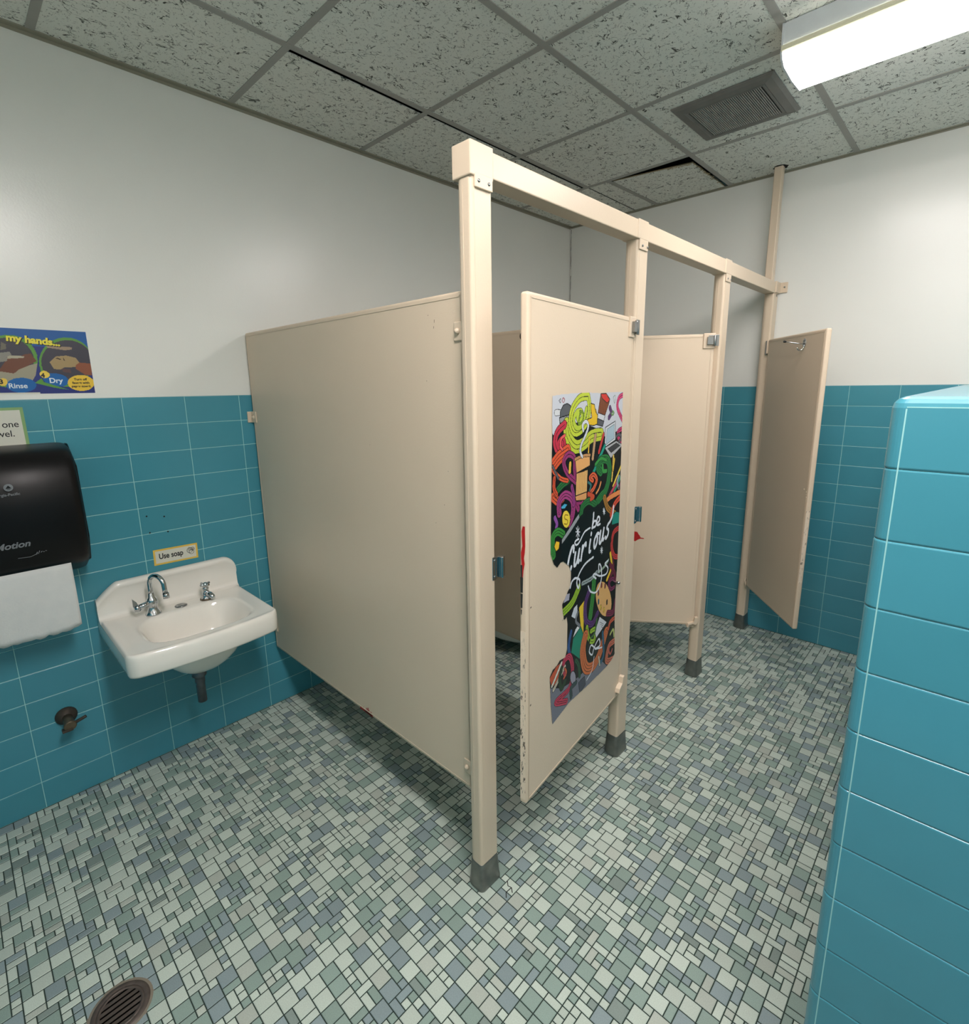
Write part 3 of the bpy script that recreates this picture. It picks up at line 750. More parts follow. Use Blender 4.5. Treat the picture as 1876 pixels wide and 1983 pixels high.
ART=[('F',[(-3,-3),(505,-5),(519,125),(444,132),(370,150),(325,117),(230,94),(77,71),(20,114),(0,98)],(196,200,208),0),('F',[(8,883),(29,1025),(453,1020),(371,949),(189,942),(88,925)],(112,116,130),0),('R',[(281,74),(273,55),(227,44)],9.5,(225,185,40),1,1.8),('R',[(24,47),(49,48)],7.6,(205,208,210),1,1.8),('F',[(48,72),(49,45),(67,28),(91,24),(114,32),(123,56),(127,76),(48,77)],(88,90,94),2),('F',[(45,62),(125,55),(128,71),(48,78)],(140,142,144),2),('R',[(88,84),(101,121),(148,154),(208,149),(258,132),(326,131)],20.4,(186,200,60),3,1.8),('R',[(225,7),(170,11),(125,40),(113,78),(134,108),(176,109),(220,85),(237,45),(225,7)],11.6,(190,205,60),2,1.8),('R',[(215,44),(193,88),(157,99),(133,79),(146,54),(178,49),(188,67),(171,79),(156,68),(164,60)],7.6,(180,200,60),1,1.8),('R',[(77,83),(36,101),(23,129),(43,156),(74,144),(65,126),(47,134)],11.6,(190,48,70),2,1.8),('R',[(97,162),(48,175),(15,193)],20.4,(215,88,52),4,1.8),('F',[(245,29),(271,33),(280,55),(297,67),(303,95),(269,99),(230,94),(223,77),(255,73),(246,45)],(226,186,40),2),('R',[(242,133),(236,191)],3.4,(230,190,60),1,1),('R',[(285,131),(270,203)],7.6,(190,150,110),1,1.8),('F',[(316,1),(358,1),(388,19),(382,33),(353,71),(299,60)],(128,70,40),2),('R',[(321,20),(314,62)],0.8,(12,18,20),1,0),('R',[(333,21),(326,63)],0.8,(12,18,20),1,0),('R',[(346,21),(339,63)],0.8,(12,18,20),1,0),('R',[(359,21),(352,64)],0.8,(12,18,20),1,0),('F',[(316,1),(358,1),(388,22),(367,32),(327,16)],(205,52,44),2),('F',[(299,60),(354,71),(344,89),(296,78)],(200,204,208),2),('F',[(296,78),(347,90),(338,106),(296,98)],(90,92,96),2),('R',[(506,7),(464,18),(455,51),(504,96)],7.5,(214,66,120),2,1.8),('R',[(511,124),(467,134),(478,159),(516,175)],7.5,(200,60,110),2,1.8),('F',[(360,111),(440,95),(448,160),(358,178)],(205,210,214),2),('F',[(373,118),(432,105),(436,153),(369,169)],(165,188,200),1),('F',[(358,178),(454,163),(517,183),(413,220)],(176,178,180),2),('F',[(384,184),(455,171),(492,183),(415,201)],(60,60,62),1),('R',[(347,133),(316,188)],6.8,(190,60,60),1,1.8),('R',[(359,172),(270,258)],6.8,(30,150,130),1,1.8),('R',[(30,275),(67,258),(106,250)],10.9,(44,112,58),3,1.8),('R',[(176,351),(161,326),(200,330),(205,305),(172,272),(100,228),(76,191),(103,172),(141,186),(145,221),(156,255)],9.5,(150,52,108),2,1.8),('F',[(147,192),(249,190),(251,224),(158,236)],(226,168,104),2),('F',[(158,236),(236,235),(234,310),(156,308)],(226,178,110),2),('R',[(170,237),(168,309)],0.8,(120,80,40),1,0),('R',[(181,237),(178,309)],0.8,(120,80,40),1,0),('R',[(192,237),(189,309)],0.8,(120,80,40),1,0),('R',[(203,236),(199,309)],0.8,(120,80,40),1,0),('R',[(215,236),(210,309)],0.8,(120,80,40),1,0),('R',[(226,236),(221,309)],0.8,(120,80,40),1,0),('F',[(153,307),(234,307),(232,333),(159,322)],(216,158,100),2),('R',[(147,192),(198,187),(249,190)],4.2,(190,140,90),1,1.8),('R',[(197,109),(193,90),(217,83),(231,99),(213,125),(187,150),(180,171),(195,189)],5.1,(206,210,220),1,1.8),('R',[(116,201),(114,225)],6.8,(225,180,60),1,1.8),('R',[(244,318),(283,304),(305,278),(280,257),(254,264),(275,276)],7.5,(222,100,62),2,1.8),('R',[(335,256),(313,238),(332,217),(383,220),(405,250),(401,292),(377,329),(342,341),(308,359)],15.0,(42,124,62),4,1.8),('R',[(379,259),(353,255),(348,236)],6.8,(60,150,70),1,1.8),('R',[(196,375),(207,349),(252,340),(301,361)],11.6,(44,118,60),3,1.8),('R',[(15,285),(47,302),(85,293)],13.6,(216,92,56),3,1.8),('R',[(54,340),(53,305),(91,291),(135,315),(140,358),(118,384)],12.9,(164,64,124),3,1.8),('F',[(64,322),(86,316),(105,323),(87,333),(66,330)],(76,170,205),2),('F',[(124,373),(122,382),(119,389),(112,394),(104,396),(96,395),(87,390),(80,384),(74,375),(71,366),(71,357),(73,349),(78,342),(85,339),(93,338),(102,341),(110,346),(117,354),(122,363),(124,372)],(232,206,70),2),('R',[(108,357),(90,353),(88,363),(106,373),(103,383),(86,379)],1.7,(150,110,20),1,0),('R',[(27,348),(41,369),(36,379)],6.8,(140,80,160),1,1.8),('R',[(23,462),(16,409),(45,394),(81,411)],12.2,(60,140,60),3,1.8),('F',[(25,435),(37,420),(60,428),(55,449),(38,453)],(238,190,50),2),('R',[(512,254),(442,321)],5.1,(232,208,80),1,1.8),('R',[(436,214),(433,266),(428,300)],5.1,(222,190,90),1,1.8),('R',[(516,290),(455,342)],6.0,(40,150,120),1,1.8),('R',[(469,316),(410,353)],6.8,(190,70,90),1,1.8),('R',[(518,353),(418,358),(374,372)],8.8,(230,140,80),1,1.8),('R',[(372,350),(405,394),(480,431)],10.9,(170,120,50),3,1.8),('R',[(516,372),(460,391),(425,436)],10.2,(220,84,58),2,1.8),('F',[(447,428),(479,420),(517,432),(519,471),(443,463)],(24,140,124),2),('R',[(510,488),(462,497),(450,544),(478,588),(526,602)],9.5,(205,60,60),3,1.8),('F',[(71,425),(180,366),(190,386),(71,441)],(150,156,160),2),('F',[(71,445),(196,375),(301,367),(359,357),(391,397),(423,423),(445,476),(444,526),(390,574),(94,522),(70,475)],(10,20,22),0),('R',[(308,626),(304,679),(287,756)],15.0,(60,140,60),4,1.8),('R',[(91,665),(148,654),(193,618)],13.6,(150,190,50),3,1.8),('F',[(98,608),(133,614),(128,637),(90,636)],(170,170,185),2),('F',[(162,675),(186,671),(191,705),(171,718),(144,700)],(205,212,220),2),('F',[(197,688),(238,676),(238,802),(219,784)],(228,196,50),2),('R',[(273,655),(246,693),(254,756),(304,787),(345,764)],11.6,(88,50,112),3,1.8),('R',[(263,784),(285,839),(324,859),(333,820),(298,812)],8.8,(150,190,50),2,1.8),('F',[(161,783),(215,761),(238,802),(214,881),(149,828)],(26,130,105),2),('F',[(157,781),(176,756),(200,746),(215,762)],(225,230,232),2),('F',[(7,851),(54,829),(110,830),(80,881),(25,892)],(190,84,52),2),('R',[(146,753),(131,796),(143,838)],7.6,(50,90,150),2,1.8),('F',[(366,783),(432,830),(342,857),(328,829)],(208,210,216),2),('R',[(368,805),(403,828)],0.8,(12,18,20),1,0),('R',[(376,817),(400,834)],0.8,(12,18,20),1,0),('R',[(383,829),(397,840)],0.8,(12,18,20),1,0),('R',[(253,811),(236,859),(260,931),(315,957),(370,938),(427,869)],20.4,(206,112,62),4,1.8),('R',[(123,990),(52,955),(141,952),(162,894),(140,837),(98,840),(112,887)],10.2,(190,50,84),3,1.8),('R',[(25,886),(85,834)],5.1,(214,214,200),1,1.8),('R',[(35,904),(108,858)],6.0,(206,200,180),2,1.8),('F',[(188,936),(187,946),(182,952),(175,953),(166,950),(158,943),(151,932),(147,921),(147,911),(150,903),(156,899),(164,900),(173,905),(180,914),(186,925),(188,936)],(150,150,165),2),('R',[(157,991),(155,959),(189,956)],8.2,(50,72,74),1,1.8),('F',[(208,965),(255,964),(264,1001),(221,1011)],(70,74,88),2),('R',[(397,857),(412,950),(389,973)],6.8,(40,100,130),2,1.8),('R',[(508,938),(459,940),(443,991),(506,1012)],12.2,(205,112,84),3,1.8),('R',[(459,594),(472,641),(431,661)],8.8,(100,30,50),1,1.8),('R',[(440,567),(455,622),(418,661)],6.8,(230,196,50),1,1.8),('F',[(466,751),(470,772),(467,789),(459,801),(447,807),(430,807),(411,801),(391,790),(372,774),(355,755),(341,734),(331,713),(326,693),(325,676),(330,662),(339,653),(353,649),(369,651),(388,658),(408,670),(427,687),(444,707),(457,729),(466,751)],(224,176,112),2),('R',[(372,662),(373,672)],5.1,(120,50,60),1,1),('R',[(404,674),(404,684)],5.1,(120,50,60),1,1),('R',[(347,682),(348,692)],5.1,(110,60,80),1,1),('R',[(351,717),(352,727)],5.1,(60,110,130),1,1),('R',[(373,746),(374,756)],5.1,(200,170,50),1,1),('R',[(400,765),(401,775)],5.1,(210,180,60),1,1),('R',[(425,745),(426,755)],5.1,(30,20,30),1,1),('R',[(487,712),(456,709),(437,681),(466,672),(499,690)],7.5,(120,44,84),2,1.8),('R',[(506,771),(487,810),(434,797)],11.6,(124,40,72),3,1.8),('R',[(508,841),(464,842),(448,863)],8.2,(205,90,60),2,1.8),('R',[(79,114),(58,122),(53,142),(66,154)],4.2,(225,90,90),1,1.8),('R',[(292,226),(332,211),(376,222)],5.1,(60,150,70),1,1.8),('R',[(173,55),(165,87),(192,78),(194,56),(172,50)],3.4,(120,150,40),1,1),('R',[(265,336),(285,331),(244,315)],6.8,(200,80,50),1,1.8),('R',[(18,212),(61,238),(101,250)],6.8,(214,92,56),2,1.8),('R',[(10,195),(45,236)],3.4,(90,92,98),1,1.8),('R',[(21,232),(20,260),(36,281)],7.6,(200,80,50),2,1.8),('R',[(130,273),(143,303),(145,331)],7.6,(150,60,130),2,1.8),('R',[(242,277),(262,289),(253,305)],4.2,(60,120,120),1,1.8),('R',[(338,292),(325,311),(305,323)],4.2,(225,150,90),1,1.8),('R',[(445,227),(439,251),(436,263)],5.1,(226,186,60),1,1.8),('R',[(491,293),(477,314),(495,336)],6.0,(150,160,175),1,1.8),('R',[(518,314),(495,333)],5.1,(120,60,90),1,1.8),('R',[(391,48),(403,66),(386,80)],7.6,(96,60,110),2,1.8),('R',[(414,61),(426,66),(415,73),(403,66)],2.5,(110,160,90),1,1),('R',[(41,15),(51,10),(50,21),(41,15)],1.0,(12,18,20),1,0),('R',[(66,7),(74,13),(67,21),(60,14),(66,7)],1.4,(150,30,30),1,0),('R',[(417,13),(432,9),(428,35),(416,14)],1.0,(40,100,50),1,0),('R',[(453,148),(476,143),(502,155),(479,169)],5.1,(90,90,96),1,1.8),('R',[(346,610),(393,603),(425,588)],5.1,(150,170,150),1,1.8),('R',[(220,611),(285,615),(330,605)],7.6,(150,165,165),2,1.8),('R',[(443,611),(482,651),(498,682)],8.2,(110,34,60),2,1.8),('R',[(191,702),(178,727),(207,755)],5.1,(120,124,130),1,1.8),('R',[(343,784),(330,829),(300,838)],4.2,(70,120,60),1,1.8),('R',[(285,842),(279,875),(305,912),(335,904)],5.1,(20,40,36),1,1.8),('R',[(468,894),(494,885),(506,917)],5.1,(190,200,120),1,1.8),('R',[(472,938),(460,956),(476,978),(493,966)],4.2,(190,90,80),1,1),('R',[(86,854),(74,885),(88,925),(113,911)],8.2,(36,60,40),1,1.8),('R',[(108,865),(119,883),(103,896)],4.2,(190,90,60),1,1.8),('R',[(185,871),(208,902),(217,945)],6.8,(40,90,60),2,1.8),('R',[(370,942),(381,981)],4.2,(190,190,170),1,1.8),('R',[(164,491),(159,511),(157,529),(165,533),(179,518),(190,488)],5.4,(222,228,236),1,0),('R',[(191,486),(184,517),(184,529),(191,524)],5.4,(222,228,236),1,0),('R',[(350,464),(345,483),(343,502),(351,506),(365,491),(376,461)],5.4,(222,228,236),1,0),('R',[(376,459),(369,490),(370,501),(377,497)],5.4,(222,228,236),1,0),('R',[(214,481),(209,505),(204,527)],5.4,(222,228,236),1,0),('R',[(210,503),(222,484),(237,477),(237,486)],5.4,(222,228,236),1,0),('R',[(271,475),(265,497),(264,515),(273,515)],5.4,(222,228,236),1,0),('R',[(275,458),(276,453)],5.4,(222,228,236),1,0),('R',[(319,468),(304,481),(299,499),(305,512),(319,501),(326,481),(319,468),(328,466),(337,469)],5.4,(222,228,236),1,0),('R',[(454,396),(446,427),(429,445),(412,452),(402,464),(415,475),(413,490),(397,501),(390,494)],5.4,(222,228,236),1,0),('R',[(151,483),(150,466),(138,469),(121,497),(111,528),(113,551),(125,547),(137,530)],6,(222,228,236),1,0),('R',[(290,388),(287,412),(281,437)],4.8,(222,228,236),1,0),('R',[(282,433),(294,417),(311,421),(306,436),(284,436)],3.8,(222,228,236),1,0),('R',[(320,429),(337,423),(336,412),(323,408),(316,422),(322,436),(343,437)],3.8,(222,228,236),1,0),('R',[(184,451),(166,451),(158,457),(170,467),(191,461),(225,437),(265,433)],3.2,(222,228,236),1,0),('R',[(297,542),(238,548),(197,568),(178,594),(192,618),(199,594),(171,577),(145,580),(133,598)],3.6,(222,228,236),1,0),('R',[(163,422),(191,429)],1.6,(222,228,236),1,0),('R',[(166,410),(188,442)],1.6,(222,228,236),1,0),('R',[(176,407),(178,445)],1.6,(222,228,236),1,0),('R',[(186,415),(167,437)],1.6,(222,228,236),1,0),('R',[(362,396),(382,400)],1.6,(222,228,236),1,0),('R',[(364,388),(380,408)],1.6,(222,228,236),1,0),('R',[(371,386),(373,410)],1.6,(222,228,236),1,0),('R',[(378,391),(366,405)],1.6,(222,228,236),1,0),('R',[(353,533),(373,538)],1.6,(222,228,236),1,0),('R',[(355,525),(370,546)],1.6,(222,228,236),1,0),('R',[(362,523),(364,548)],1.6,(222,228,236),1,0),('R',[(369,529),(356,542)],1.6,(222,228,236),1,0),('R',[(421,590),(396,594),(423,618),(408,636),(355,627),(315,607),(300,609),(324,627)],3.2,(222,228,236),1,0),('R',[(264,635),(281,659),(320,677),(350,670),(370,638),(362,594),(344,582),(346,610)],3.2,(222,228,236),1,0),('R',[(335,893),(302,867),(288,886),(312,908),(326,889),(365,869),(375,899),(335,896),(393,915)],3.0,(222,228,236),1,0),('R',[(329,923),(316,968),(273,988)],1.8,(222,228,236),1,0)]
OUT=[(4,1),(74,-3),(224,-4),(316,-1),(386,-2),(497,-3),(503,212),(509,407),(509,605),(511,587),(504,684),(503,823),(518,997),(492,1009),(444,1015),(311,1014),(144,1005),(32,1022),(21,955),(11,847),(30,831),(54,830),(72,820),(110,826),(121,802),(122,718),(114,689),(98,693),(89,667),(82,636),(108,614),(136,589),(137,546),(120,520),(85,497),(67,495),(47,505),(26,489),(6,452),(6,335),(6,133)]
HART=[('F',[(161,-2),(484,-24),(471,73),(153,53)],(0,88,160),0),('F',[(153,53),(473,57),(447,251),(124,241)],(32,46,120),0),('F',[(294,105),(289,125),(280,144),(268,161),(253,175),(236,185),(218,191),(201,192),(185,189),(170,181),(159,169),(150,154),(146,137),(145,118),(148,99),(154,80),(164,62),(177,47),(192,35),(209,26),(226,22),(243,22),(259,27),(273,36),(284,49),(291,65),(295,84),(294,104)],(90,150,60),0),('F',[(284,105),(279,123),(271,140),(260,156),(246,168),(231,177),(214,182),(198,183),(183,180),(170,173),(159,162),(152,149),(147,134),(146,117),(149,100),(155,83),(164,67),(176,53),(190,42),(205,35),(221,31),(237,31),(251,35),(264,43),(274,55),(281,70),(285,86),(284,105)],(62,60,72),0),('F',[(449,105),(444,125),(435,144),(422,161),(407,175),(390,185),(372,191),(354,192),(337,188),(323,180),(311,169),(302,154),(297,137),(296,118),(298,99),(305,80),(315,62),(328,47),(343,35),(360,26),(378,22),(395,22),(411,27),(426,36),(437,49),(445,65),(449,84),(449,104)],(90,150,60),0),('F',[(449,105),(444,123),(436,140),(424,155),(409,167),(393,176),(376,181),(359,182),(343,179),(328,172),(317,162),(308,149),(303,133),(302,117),(304,100),(310,83),(320,67),(332,54),(346,43),(363,35),(380,31),(396,31),(412,36),(426,44),(437,55),(445,70),(449,86),(449,104)],(62,60,72),0),('F',[(166,136),(242,129),(292,112),(282,152),(265,180),(160,179)],(160,154,132),0),('F',[(186,139),(194,132),(216,99),(240,97),(261,84),(279,80),(291,105),(264,122),(242,133),(226,147)],(112,66,46),0),('F',[(219,89),(241,88),(261,90),(258,96),(240,97),(216,99)],(176,168,146),0),('F',[(199,81),(226,76),(229,87),(217,92),(215,107),(194,111)],(140,138,128),0),('F',[(209,45),(220,53),(218,68),(204,72)],(110,105,90),0),('F',[(322,51),(395,55),(392,63),(373,66),(326,59)],(158,136,112),0),('F',[(325,108),(344,88),(374,84),(400,91),(408,107),(399,123),(363,125),(353,132),(334,131),(328,115)],(166,142,98),0),('F',[(397,117),(408,107),(441,110),(440,152),(420,150),(395,129)],(140,78,50),0),('F',[(342,94),(349,92),(359,97),(355,99)],(60,40,30),0),('F',[(365,90),(369,103),(365,101)],(60,40,30),0),('F',[(355,129),(379,131),(381,144),(358,141)],(92,66,66),0),('F',[(279,186),(277,191),(273,197),(267,202),(260,205),(252,208),(243,210),(234,210),(225,209),(217,206),(211,203),(206,199),(202,193),(201,188),(202,182),(205,177),(209,172),(216,168),(223,164),(232,162),(241,161),(250,161),(258,163),(266,166),(272,170),(276,174),(279,180),(279,186)],(0,98,170),0),('F',[(206,175),(206,178),(204,181),(202,184),(200,186),(198,187),(195,188),(193,188),(190,188),(188,186),(187,185),(185,182),(185,180),(184,177),(185,174),(186,171),(187,168),(189,166),(192,164),(194,163),(197,162),(199,163),(201,163),(203,165),(205,167),(206,169),(206,172),(206,175)],(236,200,80),0),('F',[(370,174),(368,179),(364,183),(359,187),(353,190),(345,191),(337,191),(329,190),(321,188),(314,185),(308,181),(304,176),(301,171),(300,166),(300,160),(303,156),(307,151),(313,148),(320,146),(327,145),(335,145),(343,147),(351,149),(358,153),(363,157),(367,163),(369,168),(370,173)],(0,98,170),0),('F',[(319,151),(319,154),(317,156),(315,159),(313,160),(310,161),(307,162),(304,162),(301,161),(298,159),(296,157),(294,155),(293,152),(293,149),(293,147),(294,144),(296,141),(298,140),(301,138),(304,137),(307,137),(310,138),(313,139),(315,141),(317,143),(319,145),(319,148),(319,151)],(236,206,80),0),('F',[(276,178),(296,162),(300,175),(365,202),(327,195),(299,186)],(90,150,60),0),('F',[(443,180),(441,187),(437,193),(431,198),(424,203),(416,205),(407,207),(398,207),(389,205),(381,202),(374,198),(369,193),(366,187),(365,180),(366,174),(369,168),(374,162),(380,158),(388,154),(396,152),(405,151),(414,151),(423,153),(430,157),(436,162),(441,167),(443,174),(443,180)],(236,196,60),0)]
cv = canvas(522, 1028, 1.6, INK)
cv_ops = [(op[0], [(x+2, y+4) for x, y in op[1]])+tuple(op[2:]) for op in ART]
draw(cv, cv_ops)
mb = sheet('p', cv, lambda x, y: ((x-2)/1000+0.12, 0, 1.507-(y-4)/1000), [(x+2, y+4) for x, y in OUT])
po = mb.build('poster', M['print'])
dd = Matrix.Translation((t1[0], t1[1], 0)) @ Matrix.Rotation(math.atan2(h1[1]-t1[1], h1[0]-t1[0]), 4, 'Z')
po.matrix_world = dd @ Matrix.Translation((0, -0.0136, 0))
tag(po, 'tall torn poster of colourful doodles reading be Curious on the stall door', 'poster')

# hand washing poster over the towel dispenser
cv = canvas(441, 215, 1.5, (32, 46, 120)); draw(cv, HART)
hp_ = thing('handwashing_poster', 'blue hand washing poster with Rinse and Dry pictures above the towel dispenser', 'poster', (-0.0040, -0.90, 1.746))
sheet('h', cv, lambda x, y: (0.0, x/1000, -y/1000)).build('printed_sheet', M['print'], hp_)
E1 = ((0, 1, 0), (0, 0, 1))
def htext(body, size, mat, y, z, bold=0.0, sx=1.0, d=0.0004, tilt=0.0, parent=hp_, name='lettering', shear=0.0, off=(0.004, 0.90, -1.746), center=False):
    return text(name, body, size, mat, parent, (-0.004+d+off[0], y+off[1], z+off[2]), ((0, math.cos(tilt), math.sin(tilt)), (0, -math.sin(tilt), math.cos(tilt))), bold, sx, shear, 0.0001, center)
tl = math.atan2(1.691-1.709, 0.176)*0.8
for mat, dx, dy, d, b in ((M['ink'], 0.002, -0.002, 0.0004, 0.0022), (M['yel_ink'], 0, 0, 0.0009, 0.0014)):
    htext('my hands...', 0.0315, mat, -0.678+dx, 1.7055+dy, b, 1.0, d, tl)
    htext('wash', 0.0315, mat, -0.763+dx, 1.7150+dy, b, 1.0, d, tl)
htext('Rinse', 0.0225, M['white_ink'], -0.694, 1.551, 0.00045, 1.0, 0.0006)
htext('Dry', 0.0235, M['white_ink'], -0.585, 1.568, 0.0006, 1.0, 0.0006)
htext('3', 0.020, M['ink'], -0.7145, 1.5655, 0.0009, 1, 0.0006); htext('4', 0.020, M['ink'], -0.6045, 1.5865, 0.0009, 1, 0.0006)
for i, s_ in enumerate(('Turn off', 'faucet with', 'paper towel.')): htext(s_, 0.0112, M['ink'], -0.4965, 1.5765-0.0122*i, 0.0003, 1.0, 0.0006, center=True)
gl_ = MB(); gl_.box(0.0002, 0.0004, 0.0, 0.285, -0.2145, -0.2100); gl_.build('glossy_edge', M['paper'], hp_)

# paper signs
def sign(name, label, y0, y1, z0, z1, border, bw, tilt=0.0):
    t = thing(name, label, 'sign', (0.0012, (y0+y1)/2, (z0+z1)/2)); t.rotation_euler = (tilt, 0, 0)
    a, b = (y1-y0)/2, (z1-z0)/2
    MB().box(-0.0008, 0, -a, a, -b, b).build('card', border, t)
    MB().box(0, 0.0003, -a+bw, a-bw, -b+bw, b-bw).build('paper', M['paper'], t); return t
t = sign('soap_sign', 'small yellow bordered paper sign reading Use soap above the wash basin', -0.3545, -0.189, 0.834, 0.899, M['yellow'], 0.007, math.radians(-1.5))
text('lettering', 'Use soap', 0.032, M['ink'], t, (0.0005, -0.064, -0.008), E1, 0.0007, 0.76)
r = MB()
for cy_, cz_, q in ((0.052, 0.006, 0.011), (0.058, -0.002, 0.009), (0.063, 0.010, 0.007)):
    ring = [(0.0006, cy_+q*math.cos(a), cz_+q*math.sin(a)) for a in [2*math.pi*k/14 for k in range(15)]]; r.tube(ring, 0.0008, 5)
for k in range(5): r.tube([(0.0006, 0.046+0.004*k, 0.004), (0.0006, 0.050+0.0045*k, 0.020-0.002*k)], 0.0007, 5)
r.build('hand_drawing', M['ink'], t)
t = sign('towel_sign', 'laminated green bordered sign about one towel above the black dispenser', -0.900, -0.6685, 1.352, 1.4865, M['green'], 0.009, math.radians(0.5))
text('lettering', 'only one', 0.030, M['ink'], t, (0.0005, 0.098, 0.002), E1, 0.0002, 0.95, center='RIGHT')
text('lettering', 'towel.', 0.030, M['ink'], t, (0.0005, 0.083, -0.029), E1, 0.0002, 0.95, center='RIGHT')
text('lettering', 'Use', 0.030, M['ink'], t, (0.0005, -0.094, 0.002), E1, 0.0002, 0.95)

# screw holes in the tile
hm = MB()
for y, z in ((-0.357, 1.045), (-0.354, 0.976), (-0.296, 1.033), (-0.290, 0.968)): hm.lathe([(0.0032, 0), (0.0, 0.0004)], (0.0002, y, z), (1, 0, 0), 10)
build_each(hm, 'screw_hole', M['dark'], wl)

# ---------------------------------------------------------------- towel dispenser
YR, YL = -0.575, -0.955
dsp = thing('towel_dispenser', 'large black automatic paper towel dispenser on the left wall', 'dispenser', (0.0, (YL+YR)/2, 1.13))
sec = [(0.001, 1.362), (0.020, 1.362), (0.100, 1.352), (0.135, 1.338), (0.160, 1.314), (0.178, 1.282), (0.191, 1.240), (0.198, 1.180), (0.198, 1.080), (0.190, 1.030), (0.176, 0.985), (0.155, 0.958), (0.120, 0.940), (0.05, 0.905), (0.001, 0.905)]
prof = [(p[0], p[1]-1.13) for p in sec]
hw = (YR-YL)/2
m = MB(); rings = []
for y, s_ in ((-hw, 0.93), (-hw+0.004, 0.97), (-hw+0.012, 1.0), (hw-0.026, 1.0), (hw-0.012, 0.975), (hw-0.004, 0.94), (hw, 0.90)):
    rings.append([(x*s_, y, z*(1-(1-s_)*0.35)) for x, z in prof])
m.grid(rings, 0, True, cv=True); m.face(rings[0]); m.face(rings[-1][::-1])
cvr = m.build('cover', M['blackpl'], dsp)
sd = MB(); sd.prism([(0.001, 0.228), (0.03, 0.228), (0.145, 0.16), (0.16, -0.09), (0.12, -0.18), (0.001, -0.22)], hw-0.002, hw+0.006, 'y'); sd.build('side_shell', M['blackpl'], dsp, bevel=0.004)
vb = (0, 1, 0); vz = (0, 0, 1)
tx = text('brand_lettering', 'enMotion', 0.028, M['greymark'], dsp, (0.1985, -0.735-(YL+YR)/2-0.110, 1.052-1.13), (vb, (0.08, 0, 1)), 0.0007, 1.05, 0.25)
lg = MB(); yc = -0.767-(YL+YR)/2+0.012; zc = 1.246-1.13
lg.prism([(yc+0.0115*math.cos(a), zc+0.0115*math.sin(a)) for a in [2*math.pi*k/24 for k in range(24)]], 0.1975, 0.1990, 'x'); lo_ = lg.build('round_logo', M['greymark'], dsp)
tr = MB(); tr.prism([(yc-0.007, zc-0.003), (yc+0.007, zc-0.003), (yc+0.001, zc+0.006), (yc-0.001, zc+0.006)], 0.1992, 0.1995, 'x'); tr.box(0.1992, 0.1995, yc-0.004, yc+0.004, zc-0.0065, zc-0.005); tr.build('logo_mark', M['blackpl'], lo_)
text('maker_lettering', 'Georgia-Pacific', 0.0115, M['greymark'], dsp, (0.1988, yc-0.045, zc-0.026), (vb, vz), 0.0002, 1.0)
lf = MB()
for k in range(5):
    a = k*0.5; lf.tube([(0.192, 0.045+0.006*k, 1.018-1.13+0.002*k), (0.193, 0.049+0.006*k, 1.026-1.13+0.003*math.sin(3*a))], 0.0011, 5)
lf.tube([(0.1915, 0.0, 1.016-1.13), (0.192, 0.03, 1.014-1.13), (0.193, 0.052, 1.022-1.13)], 0.0008, 5)
lf.build('leaf_mark', M['greymark'], dsp)
tw = MB(); g_ = []
for i in range(25):
    u = i/24; row = []
    y = YL+0.045+(YR-0.058-YL-0.045)*u
    jag = 0.004*math.sin(u*40)*rnd.random()+0.002*math.sin(u*97)-0.0*u
    if u > 0.86: jag += 0.010*(u-0.86)/0.14
    for j in range(13):
        v = j/12; z = 0.9615-(0.240-jag)*v
        x = 0.164+0.012*math.sin(min(1, v*2.2)*1.4)*0.6+0.004*math.sin(u*5+v*4)*v-0.012*v*v
        row.append((x, y, z))
    g_.append(row)
tw.grid(g_, 0, True); two = tw.build('paper_towel', M['towel'])
sm = two.modifiers.new('thick', 'SOLIDIFY'); sm.thickness = 0.0006
tag(two, 'white paper towel hanging out of the black dispenser with a ragged end', 'paper towel')

# ---------------------------------------------------------------- wash basin
bs = thing('wash_basin', 'white porcelain wall hung wash basin under the Use soap sign', 'sink', (0, -0.31, 0.675))
SW, SD = 0.258, 0.440
def front(y):   # front edge of the deck as the width runs
    q = abs(y)/SW; x = SD+0.030*(1-q*q); r_ = 0.035
    e = SW-abs(y)
    if e < r_: x -= r_-math.sqrt(max(0, r_*r_-(r_-e)**2))
    return x
def deckz(x, y):
    f = front(y); z = 0.0
    bx, by = 0.272, 0.010; rx, ry = 0.145, 0.190
    q = (abs((x-bx)/rx)**3.6+abs((y-by)/ry)**3.6)**(1/3.6)
    s_ = max(0, min(1, (1.0-q)/0.36)); s_ = s_*s_*(3-2*s_)
    z -= 0.118*s_*(0.92+0.08*min(1, s_))
    edge = min(f-x, SW-abs(y)); rim = max(0, 1-edge/0.030); z += 0.004*rim*(1-max(0, 1-edge/0.010))
    z -= 0.010*max(0, 1-edge/0.008)**2
    if q > 0.98: z += 0.0035*math.exp(-((q-1.16)/0.06)**2)*0
    return z
g_ = []; NX, NY = 64, 76
def btop(y):   # height of the splash back along its width
    q = SW-abs(y); c = 0.075
    if y > 0:
        c = 0.050; return 0.137-(c-math.sqrt(max(0, c*c-(c-q)**2)) if q < c else 0)
    return 0.137-(0.060*(1-q/c)**1.25 if q < c else 0)
ysamp = [-SW+2*SW*(0.5-0.5*math.cos(math.pi*j/NY)) for j in range(NY+1)]
